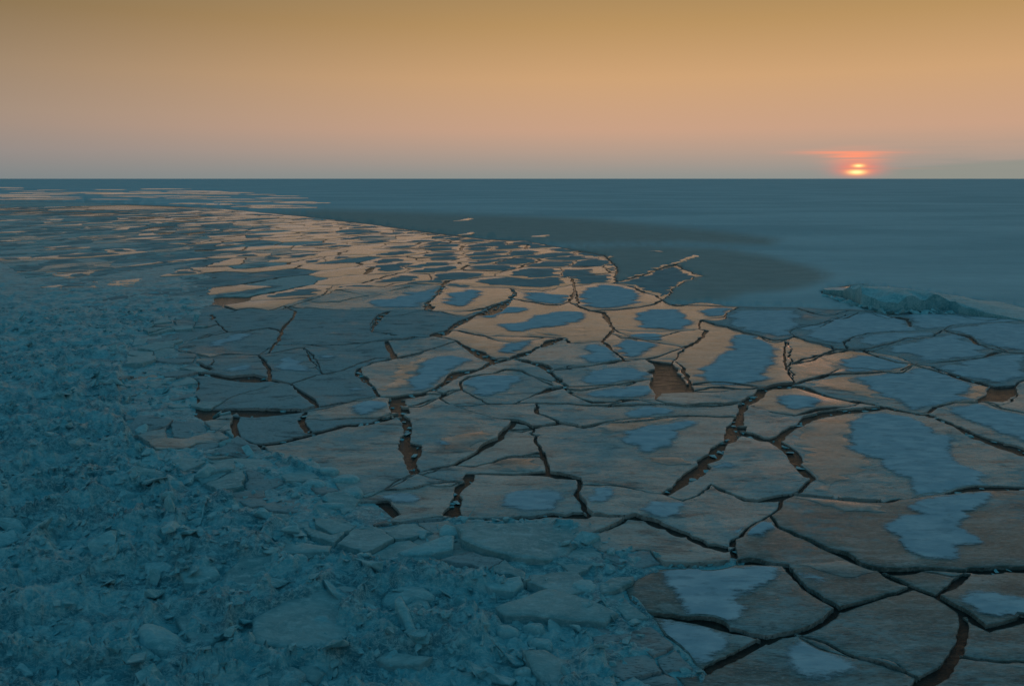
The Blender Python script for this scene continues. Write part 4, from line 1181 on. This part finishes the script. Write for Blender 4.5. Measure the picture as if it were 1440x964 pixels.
# ------------------------------------------------------------------ brash ice of the ship's wake
bpx = np.array(BRASH, float)
ROWS, COLS = 520, 420
dd = np.exp(np.linspace(math.log(7.8), math.log(330.0), ROWS))
uu = np.linspace(-1.0, .36, COLS)
Dg, U = np.meshgrid(dd, uu, indexing='ij')
X = U * Dg + rng.uniform(-.3, .3, Dg.shape) * Dg * .0032; Y = Dg + rng.uniform(-.3, .3, Dg.shape) * Dg * .0068
gpx = topx(np.stack([X.ravel(), Y.ravel()], 1))
bg_ = atn(bpx)
ins = inside(np.stack([X.ravel(), Y.ravel()], 1), bg_)
dist_e = polydist(np.stack([X.ravel(), Y.ravel()], 1), bg_)
sd = np.where(ins, dist_e, -dist_e).reshape(X.shape)
warp = .35 * fbm(X * .9, Y * .9, 61, 3)
def lumps(s, seed, sharp):
    f1, f2, val = worley((X + warp) / s, (Y + warp * .6) / s, seed)
    return np.clip((f2 - f1) * sharp, 0, 1) * (.35 + .65 * val)
fade = np.clip(1.45 - Dg / 68, .10, 1)
ridged = lambda f, s, o: 1 - np.abs(fbm(X * f + warp, Y * f * 1.3 + warp, s, o, .6)) * 2
H = -.02 + .42 * np.clip(ridged(.42, 21, 3), 0, 1) ** 2 + .15 * np.clip(ridged(1.5, 31, 4), 0, 1) ** 2 + .09 * lumps(.5, 2, 2.0) + .09 * fbm(X * 3.5, Y * 4.5, 6, 4, .65) + .07 * fbm(X * .3, Y * .4, 8, 3)
H = H * fade
infrag = inside(np.stack([X.ravel(), Y.ravel()], 1), fb).reshape(X.shape)
H = np.maximum(np.where(infrag, H * .42, H), .02)
edge = np.clip((sd + .25) / (.6 + .02 * Dg), -.6, 1)
H = H * np.clip(edge, 0, 1) - .25 * np.clip(-edge + .15, 0, 1)
keep = (sd > -.8 - .01 * Dg)
vid = -np.ones(X.shape, int); vid[keep] = np.arange(keep.sum())
verts = np.stack([X[keep], Y[keep], H[keep]], 1)
a, b, c, d = vid[:-1, :-1], vid[:-1, 1:], vid[1:, 1:], vid[1:, :-1]
ok = (a >= 0) & (b >= 0) & (c >= 0) & (d >= 0)
quads = np.stack([a[ok], b[ok], c[ok], d[ok]], 1)
brash = add('brash_ice', mesh_from('brash_ice', verts.tolist(), quads.tolist(), M_BRASH, True), label='blue-green crushed brash ice filling the ship wake', cat='brash ice', kind='stuff')

# ------------------------------------------------------------------ ice chunks
def chunk_mesh(name, seed, flat=.6, bevel=True):
    """angular broken piece: hull of scattered points, edges worn"""
    r = random.Random(seed)
    bm = bmesh.new()
    for _ in range(r.choice((8, 9, 11, 13))):
        q = Vector((r.uniform(-1, 1), r.uniform(-.8, .8), r.choice((-1, 1)) * r.uniform(.55, 1)))
        bm.verts.new((q.x, q.y, q.z * flat))
    res = bmesh.ops.convex_hull(bm, input=bm.verts)
    bmesh.ops.delete(bm, geom=[g for g in res['geom_interior'] if isinstance(g, bmesh.types.BMVert)], context='VERTS')
    bmesh.ops.dissolve_limit(bm, angle_limit=.2, verts=bm.verts, edges=bm.edges)
    if bevel: bmesh.ops.bevel(bm, geom=list(bm.edges), offset=.09, segments=2, affect='EDGES', profile=.5)
    bmesh.ops.triangulate(bm, faces=bm.faces)
    if bevel:
        for vtx in bm.verts: vtx.co += Vector((r.gauss(0, 1), r.gauss(0, 1), r.gauss(0, 1))) * .018
    bmesh.ops.recalc_face_normals(bm, faces=bm.faces)
    me = bpy.data.meshes.new(name); bm.to_mesh(me); bm.free()
    me.materials.append(M_BLOCK)
    return me
CH = [chunk_mesh('ice_chunk', 500 + k, random.uniform(.28, .7)) for k in range(18)]
CHflat = [max(v.co.z for v in m.vertices) for m in CH]
CS = [chunk_mesh('ice_piece', 800 + k, random.uniform(.25, .7), False) for k in range(18)]
CHv = [np.array([v.co[:] for v in m.vertices]) for m in CS]
CHf = [[tuple(p.vertices) for p in m.polygons] for m in CS]
for m in CS: bpy.data.meshes.remove(m)
spots = []
while len(spots) < 8500:
    dch = math.sqrt(random.uniform(11.5 ** 2, 62 ** 2)) if random.random() < .6 else random.uniform(11.5, 40)
    u = random.uniform(-.80, .27)
    p = np.array([u * dch, dch])
    spots.append((p[0], p[1], .045 + .035 * random.paretovariate(1.7)))
spots = np.array(spots); spots[:, 2] = np.minimum(spots[:, 2], .42)
okc = inside(spots[:, :2], bg_); spots = spots[okc]
cl = fbm(spots[:, 0] * .3, spots[:, 1] * .3, 91, 3); spots = spots[(cl > -.25) & ~(inside(spots[:, :2], fb) & (rng.random(len(spots)) < .45))]
pxc = topx(spots[:, :2])
vis = spots[:, 2] / spots[:, 1] * ((pxc[:, 0] > -10) & (pxc[:, 0] < 1440) & (pxc[:, 1] < 970))
order_ = np.argsort(-vis)
def brash_h(x, y):
    i = int(np.clip(np.searchsorted(dd, y), 0, ROWS - 1)); j = int(np.clip(np.searchsorted(uu, x / max(y, 1)), 0, COLS - 1))
    return max(0.0, float(H[i, j]))
cv, cf = [], []
for rank, i in enumerate(order_):
    x, y, s = spots[i]; k = random.randrange(len(CH))
    sc = np.array([s * random.uniform(.8, 1.5), s * random.uniform(.7, 1.2), s * random.uniform(.55, 1.0)])
    rot = (random.gauss(0, .35), random.gauss(0, .35), random.uniform(0, 6.28))
    z = brash_h(x, y) + s * .12
    if rank < 250:
        big_ = 'large' if s > .26 else 'mid-sized' if s > .16 else 'small'
        slim = sc[2] * CHflat[k] / max(sc[0], sc[1])
        form = 'flat' if slim < .2 else 'blocky' if slim < .36 else 'tall'
        lean = 'steeply tilted' if max(abs(rot[0]), abs(rot[1])) > .45 else 'level' if max(abs(rot[0]), abs(rot[1])) < .2 else 'leaning'
        plc = 'among crushed floe fragments' if inside([(x, y)], fb)[0] else 'in the open brash of the wake' if x < -.12 * y else 'in the slush between broken slabs'
        o = add('ice_chunk', CH[k], (x, y, z), None, '%s %s blue-green ice chunk, %s, %s' % (big_, form, lean, plc), 'ice chunk', 'loose ice chunks in the wake')
        o.scale = sc; o.rotation_euler = rot
    else:
        M = np.array(Matrix.Rotation(rot[2], 3, 'Z') @ Matrix.Rotation(rot[1], 3, 'Y') @ Matrix.Rotation(rot[0], 3, 'X'))
        vv = (CHv[k] * sc) @ M.T + np.array([x, y, z]); b = len(cv)
        cv += vv.tolist(); cf += [(p + b, q + b, r + b) for p, q, r in CHf[k]]
for wd, p, r in lines[:len(CRACKS)]:
    if wd < .3: continue
    for (x0, y0), (x1, y1) in zip(p, p[1:]):
        g = atn([(x0, y0), (x1, y1)]); L = float(np.hypot(*(g[1] - g[0])))
        for _ in range(int(L * 2.2)):
            f = random.random(); q = g[0] + f * (g[1] - g[0]) + np.array([random.gauss(0, 1), random.gauss(0, 1)]) * wd * .4
            s = random.uniform(.05, .16) * (1 + q[1] / 60); k = random.randrange(len(CHv))
            a_ = random.uniform(0, 6.28); ca, sa = math.cos(a_), math.sin(a_)
            vv = CHv[k] * [s, s * .8, s * .35]; b0 = len(cv)
            cv += [(q[0] + x * ca - y * sa, q[1] + x * sa + y * ca, z + .015) for x, y, z in vv]; cf += [(i_ + b0, j_ + b0, k_ + b0) for i_, j_, k_ in CHf[k]]
add('small_brash_pieces', mesh_from('small_brash_pieces', cv, cf, M_BLOCK), label='countless small ice pieces strewn through the wake and leads', cat='brash ice', kind='stuff')

# ------------------------------------------------------------------ the larger blocks and broken slabs along the wake's edge
def resample(poly, n):
    p = np.vstack([poly, poly[:1]]); s = np.concatenate([[0], np.cumsum(np.hypot(*np.diff(p, axis=0).T))])
    t = np.linspace(0, s[-1], n, endpoint=False)
    return np.stack([np.interp(t, s, p[:, 0]), np.interp(t, s, p[:, 1])], 1)
BL = {'slab': 'flat broken slab', 'wedge': 'angular tilted block', 'mound': 'rounded lump'}
for bi, (kind, pl) in enumerate(BLOCKS):
    p = np.array(pl, float); cpx = p.mean(0)
    g = atn(p, .1); 
    if area(g) < 0: g = g[::-1]
    near = g[:, 1].min(); depth = g[:, 1].max() - near; width = np.ptp(g[:, 0])
    frac = {'slab': .94, 'wedge': .66, 'mound': .72}[kind]
    g[:, 1] = near + (g[:, 1] - near) * frac
    theta = math.atan2(CAMH, near)
    h = {'slab': .10 + .02 * width, 'wedge': max(.16, depth * (1 - frac) * math.tan(theta) * 1.0), 'mound': max(.14, depth * (1 - frac) * math.tan(theta) * 1.1)}[kind]
    h = min(h, .9)
    if kind != 'mound':
        ol = densify(g, .16 if kind == 'slab' else .12)
        ol = ol + np.stack([fbm(ol[:, 0] * 2.2, ol[:, 1] * 2.2, bi, 4, .7), fbm(ol[:, 0] * 2.2, ol[:, 1] * 2.2, bi + 40, 4, .7)], 1) * (.10 if kind == 'slab' else .05)
        c = ol.mean(0)
        ta = random.uniform(0, 6.28) if kind == 'slab' else random.choice((1.2, 1.7, 2.2, 1.0))
        tk = (.05 + .07 * random.random()) if kind == 'slab' else .42 * h / max(.5 * min(width, depth), .2)
        def zf(x, y, c=c, h=h, ta=ta, tk=tk, bi=bi):
            return np.maximum(h + tk * ((x - c[0]) * math.cos(ta) + (y - c[1]) * math.sin(ta)) + .05 * fbm(x * 1.1, y * 1.1, bi + 300, 4, .6), .03)
        sm = slab_mesh('block', ol, zf, -.2, None, .035, spacing=.3, ring=.07)
        if sm is None: continue
        vv = [(x - c[0], y - c[1], z) for x, y, z in sm[0]]
        me = mesh_from('ice_block', vv, sm[1], M_SLAB if kind == 'slab' else M_BLOCK, sm[2])
    else:
        n = 26
        ol = smooth_outline(resample(g, n), 2); c = ol.mean(0); ol = ol - c
        prof = [(1.0, -.4), (1.02, .15), (.95, .5), (.80, .84), (.5, 1.0), (.25, 1.04)]
        ta = random.uniform(0, 6.28); tk = .3 * h / max(.5 * width, .2)
        vv = []
        for s, zf in prof:
            q = ol * s
            z = zf * h + (zf > 0) * (tk * (q[:, 0] * math.cos(ta) + q[:, 1] * math.sin(ta)) * min(1, abs(zf) * 1.4) + .22 * h * fbm(q[:, 0] * 3.2 + bi * 7, q[:, 1] * 3.2, 7, 4, .65))
            k = 1 + .10 * fbm(q[:, 0] * 4 + bi, q[:, 1] * 4 + zf * 3, 3, 3)
            vv += [(x * kk, y * kk, zz_) for (x, y), zz_, kk in zip(q, z, k)]
        ff = []
        R_ = len(prof)
        for r in range(R_ - 1):
            for k in range(n): ff.append((r * n + k, r * n + (k + 1) % n, (r + 1) * n + (k + 1) % n, (r + 1) * n + k))
        ff.append(tuple((R_ - 1) * n + k for k in range(n)))
        me = mesh_from('ice_block', vv, ff, M_BLOCK, True)
    d_ = near
    wd = 'wide' if width > 2.2 else 'small' if width < .9 else 'mid-sized'
    place = 'in the churned slush' if cpx[0] > 620 else 'on the broken floe edge' if cpx[1] < 735 else 'piled in the blue-green wake'
    add('ice_block', me, (c[0], c[1], 0.09), None, '%s blue-green %s of ice, %s, %s' % (wd, BL[kind], 'long and narrow' if width > 2.2 * depth * frac else 'deeper than wide' if width < .8 * depth * frac else 'roughly square', place), 'ice block', 'broken ice blocks along the wake')
# rubble under the upthrust slab
for k in range(26):
    t_ = k / 25
    px_ = 1162 + t_ * 175; py_ = 417 + 23 * min(1, t_ * 2.1) + random.uniform(-1.0, 1.2)
    g = at(px_, py_, .15)
    o = add('ice_chunk', CH[random.randrange(len(CH))], (g.x, g.y, .2), None, 'pale ice lump at the foot of the upthrust slab', 'ice chunk', 'rubble at the foot of the upthrust slab')
    s = random.uniform(.2, .5); o.scale = (s * 1.4, s, s * .9); o.rotation_euler = (random.gauss(0, .4), random.gauss(0, .4), random.uniform(0, 6))
